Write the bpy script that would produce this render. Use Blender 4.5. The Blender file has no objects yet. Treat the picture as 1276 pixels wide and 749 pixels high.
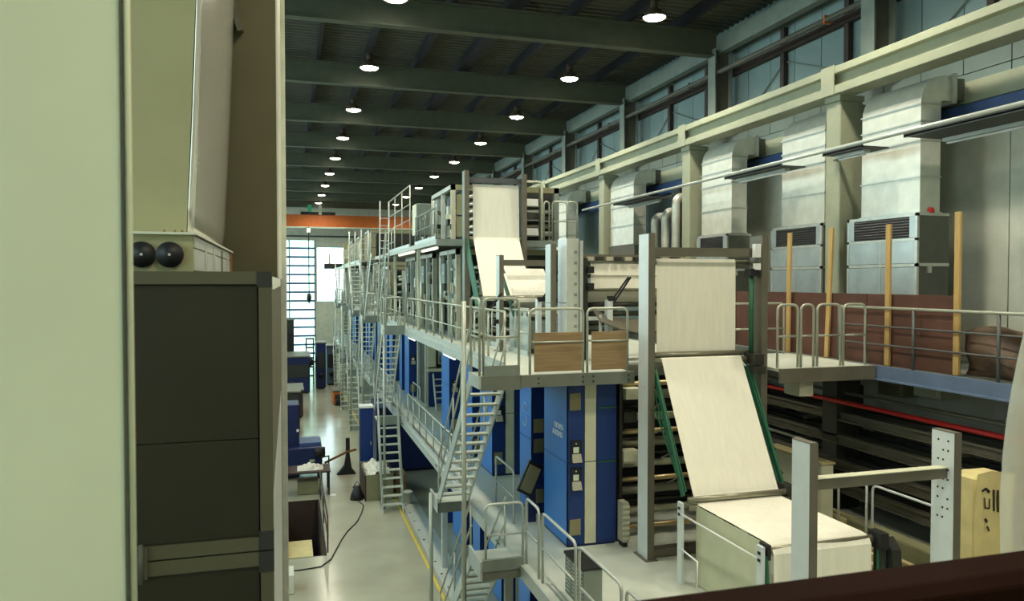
import bpy, math, random
from mathutils import Vector
random.seed(7)
scene = bpy.context.scene
COL = scene.collection

# ------------------------------------------------------------------ camera
cam_d = bpy.data.cameras.new('camera')
cam_d.sensor_width = 36.0
cam_d.lens = 945.0 / 1276.0 * 36.0
cam_d.clip_end = 400
cam_d.clip_start = 0.05
cam_d.dof.use_dof = True
cam_d.dof.focus_distance = 15.0
cam_d.dof.aperture_fstop = 5.6
cam = bpy.data.objects.new('camera', cam_d)
COL.objects.link(cam)
cam.location = (0, 0, 8.0)
cam.rotation_euler = (math.radians(90 - 1.4245), 0, math.radians(-16.388))
scene.camera = cam

# ------------------------------------------------------------------ world / exposure
SKY = 5.0
LAMP_W = 1120.0
world = bpy.data.worlds.new('overcast_sky')
scene.world = world
world.use_nodes = True
wb = world.node_tree.nodes['Background']
wb.inputs[0].default_value = (0.78, 0.97, 1.0, 1)
wb.inputs[1].default_value = SKY
scene.view_settings.view_transform = 'Standard'
scene.view_settings.look = 'None'
scene.view_settings.gamma = 1.0
scene.view_settings.exposure = 0.1
scene.view_settings.use_curve_mapping = False
scene.cycles.use_denoising = True
scene.cycles.max_bounces = 8
scene.cycles.sample_clamp_indirect = 6.0
scene.cycles.caustics_reflective = False
scene.cycles.caustics_refractive = False

# hall dimensions
WX0, WX1, WY0, WY1 = -10.0, 13.2, -6.0, 78.0
MZ = 3.0        # mezzanine floor
UZ = 6.34       # upper deck
GZ = 9.17       # gallery
COLS = [14.0 + 6.45 * k for k in range(-3, 10)]

# daylight portals in the long window band of the left wall
for i in range(7):
    y0 = WY0 + 1 + i * 12
    pl = bpy.data.lights.new('daylight_portal', 'AREA')
    pl.shape = 'RECTANGLE'; pl.size = 11.0; pl.size_y = 6.4
    pl.cycles.is_portal = True
    po = bpy.data.objects.new('daylight_portal', pl)
    COL.objects.link(po)
    po.location = (WX0 + 0.02, y0 + 5.5, 11.3)
    po.rotation_euler = (math.radians(90), 0, math.radians(-90))

# ------------------------------------------------------------------ materials
def mat(name, col, rough=0.6, metal=0.0, var=0.10, scale=3.0, bump=0.0, bscale=40.0, spec=0.4, stretch=None, emit=None, spots=None):
    m = bpy.data.materials.new(name); m.use_nodes = True
    nt = m.node_tree; n = nt.nodes; l = nt.links
    b = n['Principled BSDF']
    b.inputs['Roughness'].default_value = rough
    b.inputs['Metallic'].default_value = metal
    b.inputs['Specular IOR Level'].default_value = spec
    tc = n.new('ShaderNodeTexCoord'); mp = n.new('ShaderNodeMapping')
    l.new(tc.outputs['Object'], mp.inputs[0])
    if stretch: mp.inputs['Scale'].default_value = stretch
    nz = n.new('ShaderNodeTexNoise'); nz.inputs['Scale'].default_value = scale; nz.inputs['Detail'].default_value = 5
    l.new(mp.outputs[0], nz.inputs['Vector'])
    mr = n.new('ShaderNodeMapRange')
    mr.inputs[1].default_value = 0.3; mr.inputs[2].default_value = 0.7
    mr.inputs[3].default_value = 1 - var; mr.inputs[4].default_value = 1 + var
    l.new(nz.outputs[0], mr.inputs[0])
    mx = n.new('ShaderNodeVectorMath'); mx.operation = 'SCALE'
    mx.inputs[0].default_value = col
    l.new(mr.outputs[0], mx.inputs['Scale'])
    out = mx.outputs[0]
    if spots:
        n2 = n.new('ShaderNodeTexNoise'); n2.inputs['Scale'].default_value = spots[1]; n2.inputs['Detail'].default_value = 3
        l.new(tc.outputs['Object'], n2.inputs['Vector'])
        r2 = n.new('ShaderNodeMapRange'); r2.inputs[1].default_value = spots[2]; r2.inputs[2].default_value = spots[2] + 0.05
        l.new(n2.outputs[0], r2.inputs[0])
        mm = n.new('ShaderNodeMix'); mm.data_type = 'RGBA'
        l.new(r2.outputs[0], mm.inputs[0]); l.new(out, mm.inputs[6]); mm.inputs[7].default_value = (*spots[0], 1)
        out = mm.outputs[2]
    l.new(out, b.inputs['Base Color'])
    if bump:
        n3 = n.new('ShaderNodeTexNoise'); n3.inputs['Scale'].default_value = bscale
        l.new(mp.outputs[0], n3.inputs['Vector'])
        bp = n.new('ShaderNodeBump'); bp.inputs['Strength'].default_value = bump; bp.inputs['Distance'].default_value = 0.02
        l.new(n3.outputs[0], bp.inputs['Height']); l.new(bp.outputs[0], b.inputs['Normal'])
    if emit:
        b.inputs['Emission Color'].default_value = (*emit[0], 1)
        b.inputs['Emission Strength'].default_value = emit[1]
    return m

MT = {}
def D(k, *a, **kw): MT[k] = mat(k, *a, **kw)
D('floor', (.42, .415, .305), rough=.16, var=.10, scale=.8, spec=.5)
D('channel', (.50, .53, .47), rough=.35, var=.06)
D('yellow', (.75, .55, .05), rough=.5)
D('deck', (.56, .60, .52), rough=.45, var=.08, scale=1.5)
D('deckedge', (.17, .19, .16), rough=.5, metal=.2)
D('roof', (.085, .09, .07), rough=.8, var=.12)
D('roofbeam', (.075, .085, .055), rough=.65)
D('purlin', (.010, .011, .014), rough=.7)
D('paleframe', (.36, .38, .27), rough=.55, var=.06)
D('wall', (.21, .29, .285), rough=.6, var=.07, scale=1.2)
D('walldark', (.06, .07, .07), rough=.7)
D('browndark', (.05, .035, .03), rough=.7)
D('pipebrown', (.11, .105, .08), rough=.5)
D('wallblue', (.06, .11, .27), rough=.5)
D('wallpale', (.66, .68, .58), rough=.6, var=.07)
D('galv', (.62, .64, .58), rough=.38, metal=.55, var=.10, scale=5)
D('duct', (.78, .78, .68), rough=.35, metal=.35, var=.08, scale=4)
D('ahu', (.50, .57, .57), rough=.35, metal=.5, var=.10)
D('ahudark', (.14, .145, .12), rough=.6)
D('black', (.012, .013, .014), rough=.5)
D('brownboard', (.105, .045, .03), rough=.65, var=.25, scale=2)
D('timber', (.50, .33, .12), rough=.65, var=.15, scale=4, stretch=(6, 6, .6))
D('ply', (.30, .205, .105), rough=.6, var=.25, scale=3, stretch=(.5, 4, 6))
D('plastic', (.10, .062, .038), rough=.4, var=.25, bump=.4, bscale=6)
D('catblue', (.115, .165, .26), rough=.5)
D('railgrey', (.42, .45, .37), rough=.4, metal=.35)
D('raildark', (.10, .11, .11), rough=.5, metal=.2)
D('steel', (.52, .56, .52), rough=.4, metal=.3, var=.06)
D('steelbrown', (.15, .14, .105), rough=.5, metal=.2)
D('postwhite', (.66, .72, .72), rough=.45, metal=.1, var=.05)
D('paper', (.86, .84, .72), rough=.75, var=.035, scale=5, stretch=(3, 1, .4), spec=.2)
D('plasticsheet', (.58, .60, .42), rough=.5, var=.06)
D('roller', (.30, .29, .21), rough=.3, metal=.5)
D('rollerdark', (.06, .06, .05), rough=.4, metal=.5)
D('brass', (.55, .42, .22), rough=.35, metal=.6)
D('green', (.02, .12, .06), rough=.5)
D('blue', (.04, .195, .55), rough=.38, var=.05)  # press sides lightened for the daylight on their aisle faces
D('bluedark', (.010, .038, .18), rough=.40, var=.05)  # press fronts darkened as the shaded side; also on plain dark blue parts
D('navy', (.008, .018, .085), rough=.45)
D('cream', (.62, .63, .46), rough=.5, var=.05)
D('olive', (.22, .22, .12), rough=.6)
D('grille', (.28, .26, .14), rough=.6, bump=.6, bscale=90)
D('screen', (.70, .80, .68), rough=.3)
D('keypad', (.45, .44, .33), rough=.5)
D('white', (.80, .82, .80), rough=.5)
D('panelcream', (.88, .88, .62), rough=.55, var=.05, scale=2, spots=((.26, .25, .14), 55, .745))
D('beige', (.36, .345, .19), rough=.6, var=.04, spots=((.55, .5, .3), 60, .76))
D('oliveframe', (.095, .088, .05), rough=.6, var=.06)
D('olivepanel', (.022, .0195, .0085), rough=.55, var=.10, scale=2.5)
D('olivecol', (.10, .09, .045), rough=.6, var=.06)
D('shiny', (.78, .78, .68), rough=.2, metal=.6, var=.03, bump=.06, bscale=3)
D('lipdark', (.10, .10, .07), rough=.6)
D('palelip', (.66, .68, .56), rough=.45)
D('rust', (.22, .09, .03), rough=.8)
D('ledge', (.016, .0055, .003), rough=.7, var=.15, spec=.03)
D('orange', (.50, .12, .02), rough=.5)
D('red', (.62, .03, .03), rough=.4)
D('greypaint', (.20, .24, .21), rough=.5)
D('greypale', (.45, .49, .43), rough=.5)
D('darkmach', (.03, .032, .028), rough=.5)
D('raillit', (.50, .43, .22), rough=.5)  # yellowish light on the floor rails put into the base colour
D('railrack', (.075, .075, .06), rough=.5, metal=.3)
D('sack', (.72, .62, .30), rough=.8, var=.10)
D('print', (.03, .025, .02), rough=.7)
D('greenbright', (.05, .45, .22), rough=.5)
D('lampshade', (.10, .07, .045), rough=.5)
D('bulb', (1, 1, 1), emit=((1.0, .93, .74), 30.0))
D('tube', (1, 1, .95), emit=((1.0, .97, .82), 0.9))
D('farcream', (.52, .54, .44), rough=.6)
D('pitlight', (.72, .62, .30), rough=.6)
D('pitbrown', (.05, .028, .022), rough=.6)
D('cable', (.03, .03, .025), rough=.6)
D('paperpile', (.70, .68, .58), rough=.8, var=.15, scale=10)

def glassmat(name, col, diff):
    m = bpy.data.materials.new(name); m.use_nodes = True
    nt = m.node_tree; n = nt.nodes; l = nt.links
    for x in list(n): n.remove(x)
    o = n.new('ShaderNodeOutputMaterial'); t = n.new('ShaderNodeBsdfTransparent'); d = n.new('ShaderNodeBsdfTranslucent')
    g = n.new('ShaderNodeBsdfGlossy'); g.inputs['Roughness'].default_value = .1
    nz = n.new('ShaderNodeTexNoise'); nz.inputs['Scale'].default_value = .6
    mr = n.new('ShaderNodeMapRange'); mr.inputs[3].default_value = diff - .08; mr.inputs[4].default_value = diff + .08
    l.new(nz.outputs[0], mr.inputs[0])
    t.inputs[0].default_value = (*col, 1); d.inputs[0].default_value = (*col, 1)
    a = n.new('ShaderNodeMixShader'); l.new(mr.outputs[0], a.inputs[0]); l.new(t.outputs[0], a.inputs[1]); l.new(d.outputs[0], a.inputs[2])
    b = n.new('ShaderNodeMixShader'); b.inputs[0].default_value = .05
    l.new(a.outputs[0], b.inputs[1]); l.new(g.outputs[0], b.inputs[2]); l.new(b.outputs[0], o.inputs[0])
    MT[name] = m
glassmat('pane', (.9, .95, .95), .12)
glassmat('frosted', (.62, .74, .66), .75)
glassmat('veil', (.80, .80, .66), .60)

# ------------------------------------------------------------------ mesh builder
class MB:
    def __init__(s): s.v = []; s.f = []
    def box(s, x0, x1, y0, y1, z0, z1):
        i = len(s.v)
        s.v += [(x0, y0, z0), (x1, y0, z0), (x1, y1, z0), (x0, y1, z0), (x0, y0, z1), (x1, y0, z1), (x1, y1, z1), (x0, y1, z1)]
        s.f += [(i, i+3, i+2, i+1), (i+4, i+5, i+6, i+7), (i, i+1, i+5, i+4), (i+1, i+2, i+6, i+5), (i+2, i+3, i+7, i+6), (i+3, i, i+4, i+7)]
        return s
    def bar(s, p, q, w, h, up=(0, 0, 1)):
        p = Vector(p); q = Vector(q); d = (q - p).normalized(); u = Vector(up)
        a = d.cross(u)
        if a.length < 1e-4: a = d.cross(Vector((1, 0, 0)))
        a.normalize(); b = a.cross(d).normalized()
        i = len(s.v)
        for c in (p, q):
            for (m, n) in ((-1, -1), (1, -1), (1, 1), (-1, 1)):
                s.v.append(tuple(c + a * m * w / 2 + b * n * h / 2))
        s.f += [(i, i+1, i+2, i+3), (i+7, i+6, i+5, i+4)] + [(i+k, i+4+k, i+4+(k+1) % 4, i+(k+1) % 4) for k in range(4)]
        return s
    def tube(s, pts, r, n=8, cap=True):
        pts = [Vector(p) for p in pts]
        i0 = len(s.v); prev = None
        for k, p in enumerate(pts):
            if k == 0: d = pts[1] - pts[0]
            elif k == len(pts) - 1: d = pts[-1] - pts[-2]
            else: d = (pts[k+1] - p).normalized() + (p - pts[k-1]).normalized()
            d.normalize()
            if prev is None:
                u = Vector((0, 0, 1)) if abs(d.z) < .9 else Vector((1, 0, 0))
                a = d.cross(u).normalized()
            else:
                a = (prev - d * prev.dot(d)).normalized()
            prev = a; b = d.cross(a)
            for j in range(n):
                t = 2 * math.pi * j / n
                s.v.append(tuple(p + a * r * math.cos(t) + b * r * math.sin(t)))
        for k in range(len(pts) - 1):
            for j in range(n):
                a0 = i0 + k*n + j; a1 = i0 + k*n + (j+1) % n
                s.f.append((a0, a1, a1 + n, a0 + n))
        if cap:
            s.f.append(tuple(i0 + j for j in reversed(range(n))))
            e = i0 + (len(pts)-1)*n
            s.f.append(tuple(e + j for j in range(n)))
        return s
    def prism(s, poly, axis, a, b):
        n = len(poly); i = len(s.v)
        for t in (a, b):
            for (p, q) in poly:
                s.v.append({'x': (t, p, q), 'y': (p, t, q), 'z': (p, q, t)}[axis])
        s.f.append(tuple(range(i, i+n))); s.f.append(tuple(reversed(range(i+n, i+2*n))))
        for k in range(n): s.f.append((i+k, i+n+k, i+n+(k+1) % n, i+(k+1) % n))
        return s
    def lathe(s, prof, c, n=16):
        i = len(s.v); m = len(prof)
        for (r, z) in prof:
            for j in range(n):
                t = 2*math.pi*j/n
                s.v.append((c[0] + r*math.cos(t), c[1] + r*math.sin(t), c[2] + z))
        for k in range(m-1):
            for j in range(n):
                a0 = i+k*n+j; a1 = i+k*n+(j+1) % n
                s.f.append((a0, a1, a1+n, a0+n))
        return s
    def grid(s, fn, nu, nv):
        i = len(s.v)
        for a in range(nu+1):
            for b in range(nv+1): s.v.append(tuple(fn(a/nu, b/nv)))
        for a in range(nu):
            for b in range(nv):
                k = i + a*(nv+1) + b
                s.f.append((k, k+1, k+nv+2, k+nv+1))
        return s

def root_of(o):
    while o.parent: o = o.parent
    return o
def B(m, name, mt, parent=None, smooth=False, bevel=0, label=None):
    if parent is None:
        xs = [v[0] for v in m.v]; ys = [v[1] for v in m.v]; zs = [v[2] for v in m.v]
        off = Vector(((min(xs)+max(xs))/2, (min(ys)+max(ys))/2, min(zs)))
    else:
        off = root_of(parent)['_o']; off = Vector(off)
    me = bpy.data.meshes.new(name)
    me.from_pydata([(v[0]-off.x, v[1]-off.y, v[2]-off.z) for v in m.v], [], m.f)
    me.update()
    import bmesh
    bm = bmesh.new(); bm.from_mesh(me)
    bmesh.ops.recalc_face_normals(bm, faces=bm.faces)
    if bevel:
        bmesh.ops.bevel(bm, geom=[e for e in bm.edges if len(e.link_faces) == 2 and e.calc_face_angle(0) > .5], offset=bevel, segments=1, affect='EDGES')
    bm.to_mesh(me); bm.free()
    if smooth:
        for p in me.polygons: p.use_smooth = True
    me.materials.append(MT[mt])
    o = bpy.data.objects.new(name, me); COL.objects.link(o)
    if parent is None:
        o.location = off; o['_o'] = tuple(off)
    else: o.parent = parent
    if label: o['label'] = label
    return o
def copy_part(src, parent, delta):
    o = src.copy(); COL.objects.link(o); o.parent = parent
    o.location = Vector(delta)
    if 'category' in o: del o['category']
    return o
ORD = ['first', 'second', 'third', 'fourth', 'fifth', 'sixth', 'seventh', 'eighth', 'ninth', 'tenth', 'eleventh', 'twelfth', 'thirteenth', 'fourteenth', 'fifteenth', 'sixteenth', 'seventeenth', 'eighteenth', 'nineteenth', 'twentieth'] + ['number %d' % k for k in range(21, 60)]
def tag(o, label, cat, group=None):
    o['label'] = label; o['category'] = cat
    if group: o['group'] = group
    return o
def thing(name, label, cat, loc=(0, 0, 0), group=None):
    o = bpy.data.objects.new(name, None); COL.objects.link(o)
    o.empty_display_size = .1
    o.location = loc; o['_o'] = tuple(loc)
    return tag(o, label, cat, group)
def struct(m, name, mt, parent=None, smooth=False):
    o = B(m, name, mt, parent, smooth)
    if parent is None: o['kind'] = 'structure'
    return o
def bx(*a): return MB().box(*a)
def arc_corner(p, c, q, r, n=5):
    p, c, q = Vector(p), Vector(c), Vector(q)
    a = c + (p - c).normalized()*r; b = c + (q - c).normalized()*r
    return [a.lerp(c, t).lerp(c.lerp(b, t), t) for t in [k/n for k in range(n+1)]]

# ================================================================== SETTING
# floor with a stair pit
PX0, PX1, PY0, PY1 = -0.75, 1.0, 22.6, 28.4
fm = MB()
for (a, b, c, d) in ((WX0, WX1, WY0, PY0), (WX0, WX1, PY1, WY1), (WX0, PX0, PY0, PY1), (PX1, WX1, PY0, PY1)):
    fm.box(a, b, c, d, -.3, 0)
floor = struct(fm, 'floor', 'floor')
p = struct(bx(3.66, 3.73, 8, 60, 0.0, .004), 'trim_1', 'yellow')
ch = tag(B(bx(3.85, 4.45, 10, 29, .0, .012), 'floor_channel_cover', 'channel'), 'pale grey floor channel cover strip beside the yellow line', 'floor cover')
for k in range(14):
    B(MB().lathe([(0, .022), (.035, .022), (.035, .01)], (3.95, 15.5 + k*.95, 0), 8), 'bolt', 'black', ch)

pit = thing('stair_pit', 'brown steel lined stair pit sunk in the aisle floor', 'pit', (PX0, PY0, -2.6))
B(bx(PX0, PX0+.05, PY0, PY1, -2.6, -.0), 'pit_wall', 'pitbrown', pit)
B(bx(PX1-.05, PX1, PY0, PY1, -2.6, .05), 'pit_wall', 'pitbrown', pit)
B(bx(PX0, PX1, PY1-.05, PY1, -2.6, .05), 'pit_wall', 'pitbrown', pit)
B(bx(PX0, PX1, PY0, PY0+.05, -2.6, .0), 'pit_wall', 'pitbrown', pit)
B(bx(PX0, PX1, PY0, PY1, -2.65, -2.6), 'pit_floor', 'darkmach', pit)
B(bx(PX0+.05, PX1-.3, 22.7, 27.0, -1.0, -.95), 'landing_plate', 'pitlight', pit)

# ceiling: corrugated deck
rm = MB()
ny = int((WY1 - WY0) / .25)
def roofz(i): return 15.85 + (.05 if (i // 2) % 2 else 0)
pts = []
y = WY0; i = 0
while y < WY1:
    pts += [(y, 15.85), (y+.10, 15.85), (y+.14, 15.92), (y+.24, 15.92)]; y += .28
for k in range(len(pts)):
    rm.v += [(WX0, pts[k][0], pts[k][1]), (WX1, pts[k][0], pts[k][1])]
    if k: rm.f.append((2*k-2, 2*k-1, 2*k+1, 2*k))
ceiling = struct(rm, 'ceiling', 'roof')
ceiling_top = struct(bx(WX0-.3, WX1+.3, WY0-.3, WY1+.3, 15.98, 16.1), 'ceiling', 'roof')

# roof beams
def ibeam_x(x0, x1, y, z0, z1, fw, ft, wt):
    m = MB()
    m.box(x0, x1, y-fw/2, y+fw/2, z0, z0+ft); m.box(x0, x1, y-fw/2, y+fw/2, z1-ft, z1)
    m.box(x0, x1, y-wt/2, y+wt/2, z0+ft, z1-ft); return m
for k, yc in enumerate(COLS):
    t = thing('roof_beam', 'grey green steel roof beam spanning the hall, %s from the end wall' % ORD[len(COLS)-1-k], 'beam', (1, yc, 14.78), 'roof beams')
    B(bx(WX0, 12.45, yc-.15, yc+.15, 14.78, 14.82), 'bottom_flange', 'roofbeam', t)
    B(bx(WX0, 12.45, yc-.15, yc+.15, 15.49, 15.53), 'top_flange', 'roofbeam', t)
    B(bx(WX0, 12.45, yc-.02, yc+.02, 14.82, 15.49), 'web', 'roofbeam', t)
for x, w in ((-9, .12), (-7.4, .12), (-5.7, .12), (-4.1, .12), (-2.4, .12), (-.75, .12), (1.0, .12), (2.6, .14), (4.35, .14), (6.05, .42), (7.8, .16), (9.5, .14), (11.2, .14)):
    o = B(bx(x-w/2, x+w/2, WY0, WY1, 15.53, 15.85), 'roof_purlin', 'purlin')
    if w > .4: tag(o, 'wide dark roof purlin running the length of the hall', 'purlin')
    else: tag(o, 'thin dark roof purlin along the hall, %s %s the wide purlin' % (ORD[int(round(abs(x-6.05)/1.7))-1], 'from the aisle side of' if x < 6 else 'from the wall side of'), 'purlin', 'thin roof purlins')

# lamps
def lamp(x, y, lab):
    t = thing('high_bay_lamp', lab, 'lamp', (x, y, 15.1), 'high bay lamps')
    B(MB().tube([(x, y, 15.56), (x, y, 15.86)], .03, 6), 'stem', 'purlin', t)
    B(MB().lathe([(0, .53), (.10, .52), (.11, .40), (.10, .24), (.14, .22)], (x, y, 15.1), 14), 'ballast_housing', 'lampshade', t, True)
    B(MB().lathe([(.13, .24), (.22, .17), (.31, .05), (.33, 0), (.32, 0), (.21, .15), (.13, .22)], (x, y, 15.1), 20), 'reflector', 'lampshade', t, True)
    B(MB().lathe([(0, -.06), (.14, -.05), (.25, -.015), (.30, .03), (.0, .10)], (x, y, 15.1), 20), 'bulb', 'bulb', t, True)
    ld = bpy.data.lights.new('lamp_light', 'SPOT')
    ld.energy = LAMP_W; ld.color = (1.0, .93, .74); ld.spot_size = math.radians(150); ld.spot_blend = .6; ld.shadow_soft_size = .3
    lo = bpy.data.objects.new('lamp_light', ld); COL.objects.link(lo); lo.parent = t; lo.location = (0, 0, -.12)
for k in range(-3, 9):
    lamp(2.62, 19.3 + 6.45*k, 'round high bay lamp over the aisle, %s from the end wall' % ORD[8-k]); lamp(9.5, 18.7 + 6.45*k, 'round high bay lamp near the clad wall, %s from the end wall' % ORD[8-k])

# right wall
wr = struct(bx(WX1, WX1+.3, WY0, WY1, 0, 16), 'wall_right', 'walldark')
def panels(x, y0, y1, w, z0, z1, mt, parent, name='wall_panel', off=0.0):
    src = None; y = y0; k = 0
    while y < y1 - .2:
        if src is None:
            src = B(bx(x-.05, x, y+.012, y+w-.012, z0, z1), name, mt, parent)
        else: copy_part(src, parent, (0, k*w, 0))
        y += w; k += 1
panels(13.2, WY0, WY1, 1.075, 12.2, 14.6, 'wall', wr)
panels(13.2, WY0, WY1, 1.075, 14.62, 15.9, 'wall', wr)
panels(13.2, WY0, 21.9, 2.15, 6.5, 11.0, 'wallpale', wr)
panels(13.2, 21.95, WY1, 2.15, 6.5, 11.0, 'wall', wr)
panels(13.2, WY0, WY1, 2.15, 11.02, 12.18, 'wall', wr)
panels(13.2, WY0, WY1, 2.15, 3.0, 6.48, 'wallpale', wr)
for (nm, mt, a) in (('eave_beam', 'greypaint', (12.5, 12.75, WY0, WY1, 14.9, 15.38)), ('wall_girt', 'browndark', (12.95, 13.12, WY0, WY1, 14.26, 14.46)),
                    ('wall_rail', 'paleframe', (12.80, 13.1, WY0, WY1, 11.5, 11.92)), ('crane_busbar', 'wallblue', (12.75, 13.1, WY0, WY1, 11.1, 11.47))):
    lb = {'eave_beam': 'grey green eave beam along the top of the clad wall', 'wall_girt': 'dark brown girt across the upper clad wall under the long pipe',
          'wall_rail': 'pale horizontal wall beam behind the duct elbows', 'crane_busbar': 'blue horizontal beam on the wall behind the ducts'}[nm]
    tag(B(bx(*a), nm, mt), lb, 'beam')
t = tag(B(MB().tube([(12.45, WY0, 14.30), (12.45, WY1, 14.30)], .07, 10), 'wall_pipe', 'pipebrown', smooth=True), 'long brown pipe running along the upper wall on brackets', 'pipe')
for yc in COLS:
    B(bx(12.38, 12.56, yc+1.5, yc+1.56, 14.2, 14.4), 'pipe_bracket', 'orange' if abs(yc-14) < .1 else 'pipebrown', t)
for ci, yc in enumerate(COLS):
    on = ORD[len(COLS)-1-ci]
    for dy in (1.5, 4.0):
        tag(B(bx(13.0, 13.14, yc+dy-.08, yc+dy+.08, 12.66, 14.95), 'wall_mullion', 'browndark'), 'dark brown upper wall mullion %s the %s column from the end wall' % ('close behind' if dy < 2 else 'well behind', on), 'mullion', 'upper wall mullions')
    tag(B(MB().tube([(13.1, yc+.4, 12.7), (13.1, yc+3.9, 14.0)], .02, 5), 'wall_brace', 'greypaint'), 'thin grey brace rod rising from the %s wall column counted from the end wall' % on, 'brace', 'upper wall braces')
    tag(B(MB().tube([(13.1, yc+6.1, 12.7), (13.1, yc+4.1, 14.0)], .02, 5), 'wall_brace', 'greypaint'), 'thin grey brace rod falling away in the bay before the %s wall column' % on, 'brace', 'upper wall braces')
    # upper column
    t = thing('upper_column', 'grey upper wall column carrying a roof beam, %s from the end wall' % on, 'column', (12.6, yc, 12.7), 'upper wall columns')
    B(bx(12.3, 12.34, yc-.2, yc+.2, 12.66, 15.0), 'flange', 'greypaint', t)
    B(bx(12.34, 12.86, yc-.02, yc+.02, 12.66, 15.0), 'web', 'pipebrown', t)
    B(bx(12.86, 12.9, yc-.2, yc+.2, 12.66, 15.0), 'flange', 'greypaint', t)
    # crane column
    t = thing('crane_column', 'pale square crane column under the runway beam, %s from the end wall' % on, 'column', (11.8, yc+.1, MZ), 'crane columns')
    B(bx(11.5, 12.1, yc-.13, yc+.32, 6.0, 11.94), 'shaft', 'paleframe', t, bevel=.02)
    B(bx(11.49, 12.11, yc-.14, yc+.33, MZ, 6.0), 'shade_shaft', 'railrack', t)  # lower column coloured dark for the shade below the catwalk, no separate base
    B(bx(11.48, 12.12, yc-.15, yc+.34, 11.94, 12.06), 'cap_plate', 'paleframe', t)
    B(bx(11.34, 11.36, yc-.11, yc+.30, 12.06, 12.69), 'bearing_plate', 'paleframe', t)
    B(MB().prism([(12.1, 11.9), (12.85, 11.9), (12.1, 10.6)], 'y', yc-.06, yc+.06), 'gusset', 'paleframe', t)
for k in range(len(COLS)-1):
    y0, y1 = COLS[k]+.12, COLS[k+1]+.08
    t = thing('crane_runway_beam', 'pale steel crane runway beam between crane columns, %s span from the end wall' % ORD[len(COLS)-2-k], 'beam', (11.6, y0, 12.06), 'crane runway beams')
    B(bx(11.36, 11.86, y0, y1, 12.06, 12.24), 'bottom_flange', 'paleframe', t, bevel=.01)
    B(bx(11.52, 11.70, y0, y1, 12.24, 12.50), 'web', 'paleframe', t)
    B(bx(11.36, 11.86, y0, y1, 12.50, 12.66), 'top_flange', 'paleframe', t, bevel=.01)

# far wall, window, translucent door
fw = MB()
OX0, OX1, OZ0, OZ1 = 2.7, 5.5, 6.0, 11.45
DX0, DX1, DZ1 = -6.0, 2.55, 12.1
fw.box(WX0, DX0, WY1, WY1+.3, 0, 16); fw.box(DX0, DX1, WY1, WY1+.3, DZ1, 16)
fw.box(DX1, OX0, WY1, WY1+.3, 0, 16); fw.box(OX0, OX1, WY1, WY1+.3, 0, OZ0); fw.box(OX0, OX1, WY1, WY1+.3, OZ1, 16); fw.box(OX1, WX1+.3, WY1, WY1+.3, 0, 16)
wf = struct(fw, 'wall_far', 'farcream')
w1 = struct(bx(OX0, OX1, WY1+.10, WY1+.12, OZ0, OZ1), 'window_1', 'pane')
for zz in (OZ0+.03, 8.75, OZ1-.03): B(bx(OX0, OX1, WY1+.05, WY1+.10, zz-.03, zz+.03), 'window_bar', 'walldark', w1)
d1 = thing('door_1', 'tall translucent ribbed door with blue bars in the end wall', 'door', (0, WY1, 0)); d1['kind'] = 'structure'
for k in range(14):
    z = k*.87
    B(bx(DX0, DX1, WY1+.10, WY1+.12, z+.05, min(z+.87, DZ1)), 'pane', 'frosted', d1)
    B(bx(DX0, DX1, WY1-.03, WY1+.10, z-.09, z+.09), 'door_rail', 'bluedark' if k % 3 == 0 else 'wallblue', d1)
for x in (DX0, DX1-.12, -.02, -3):
    B(bx(x, x+.12, WY1-.04, WY1+.10, 0, DZ1), 'door_stile', 'catblue', d1)
for z in (12.5, 13.5):
    B(bx(DX0-2, WX1, WY1-.06, WY1, z-.08, z+.08), 'wall_girt', 'walldark', wf)

t = thing('end_wall_platform', 'dark platform arm with an olive post crossing the end wall window', 'platform', (5, 72.5, MZ))
B(bx(3.2, 8.8, 73.0, 74.0, 9.2, 9.7), 'platform_beam', 'darkmach', t)
B(bx(5.0, 5.9, 73.2, 73.9, MZ, 9.2), 'post', 'olive', t); B(bx(5.0, 5.9, 73.2, 73.9, 9.7, 11.6), 'post', 'olive', t)
B(bx(3.6, 3.75, 73.2, 73.4, 9.7, 10.6), 'bracket', 'keypad', t)

# left wall with window band, back wall
lw = MB()
lw.box(WX0-.3, WX0, WY0, WY1, 0, 8.0); lw.box(WX0-.3, WX0, WY0, WY1, 14.6, 16)
for i in range(8):
    y0 = WY0 + i*12
    lw.box(WX0-.3, WX0, y0-.0, min(y0+1.0, WY1), 8.0, 14.6)
lw.box(WX0-.3, WX0, WY1-.5, WY1, 8, 14.6)
wl = struct(lw, 'wall_left', 'wallpale')
for i in range(7):
    y0 = WY0 + 1 + i*12; y1 = min(y0+11, WY1-.5)
    w = struct(bx(WX0-.2, WX0-.18, y0, y1, 8.0, 14.6), 'window_%d' % (i+2), 'pane')
    for k in range(6):
        yy = y0 + (y1-y0)*k/5
        B(bx(WX0-.18, WX0-.1, yy-.04, yy+.04, 8.0, 14.6), 'window_bar', 'greypaint', w)
    B(bx(WX0-.18, WX0-.1, y0, y1, 11.2, 11.3), 'window_bar', 'greypaint', w)
struct(bx(WX0, WX1, WY0-.3, WY0, 0, 16), 'wall_back', 'wallpale')

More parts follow.
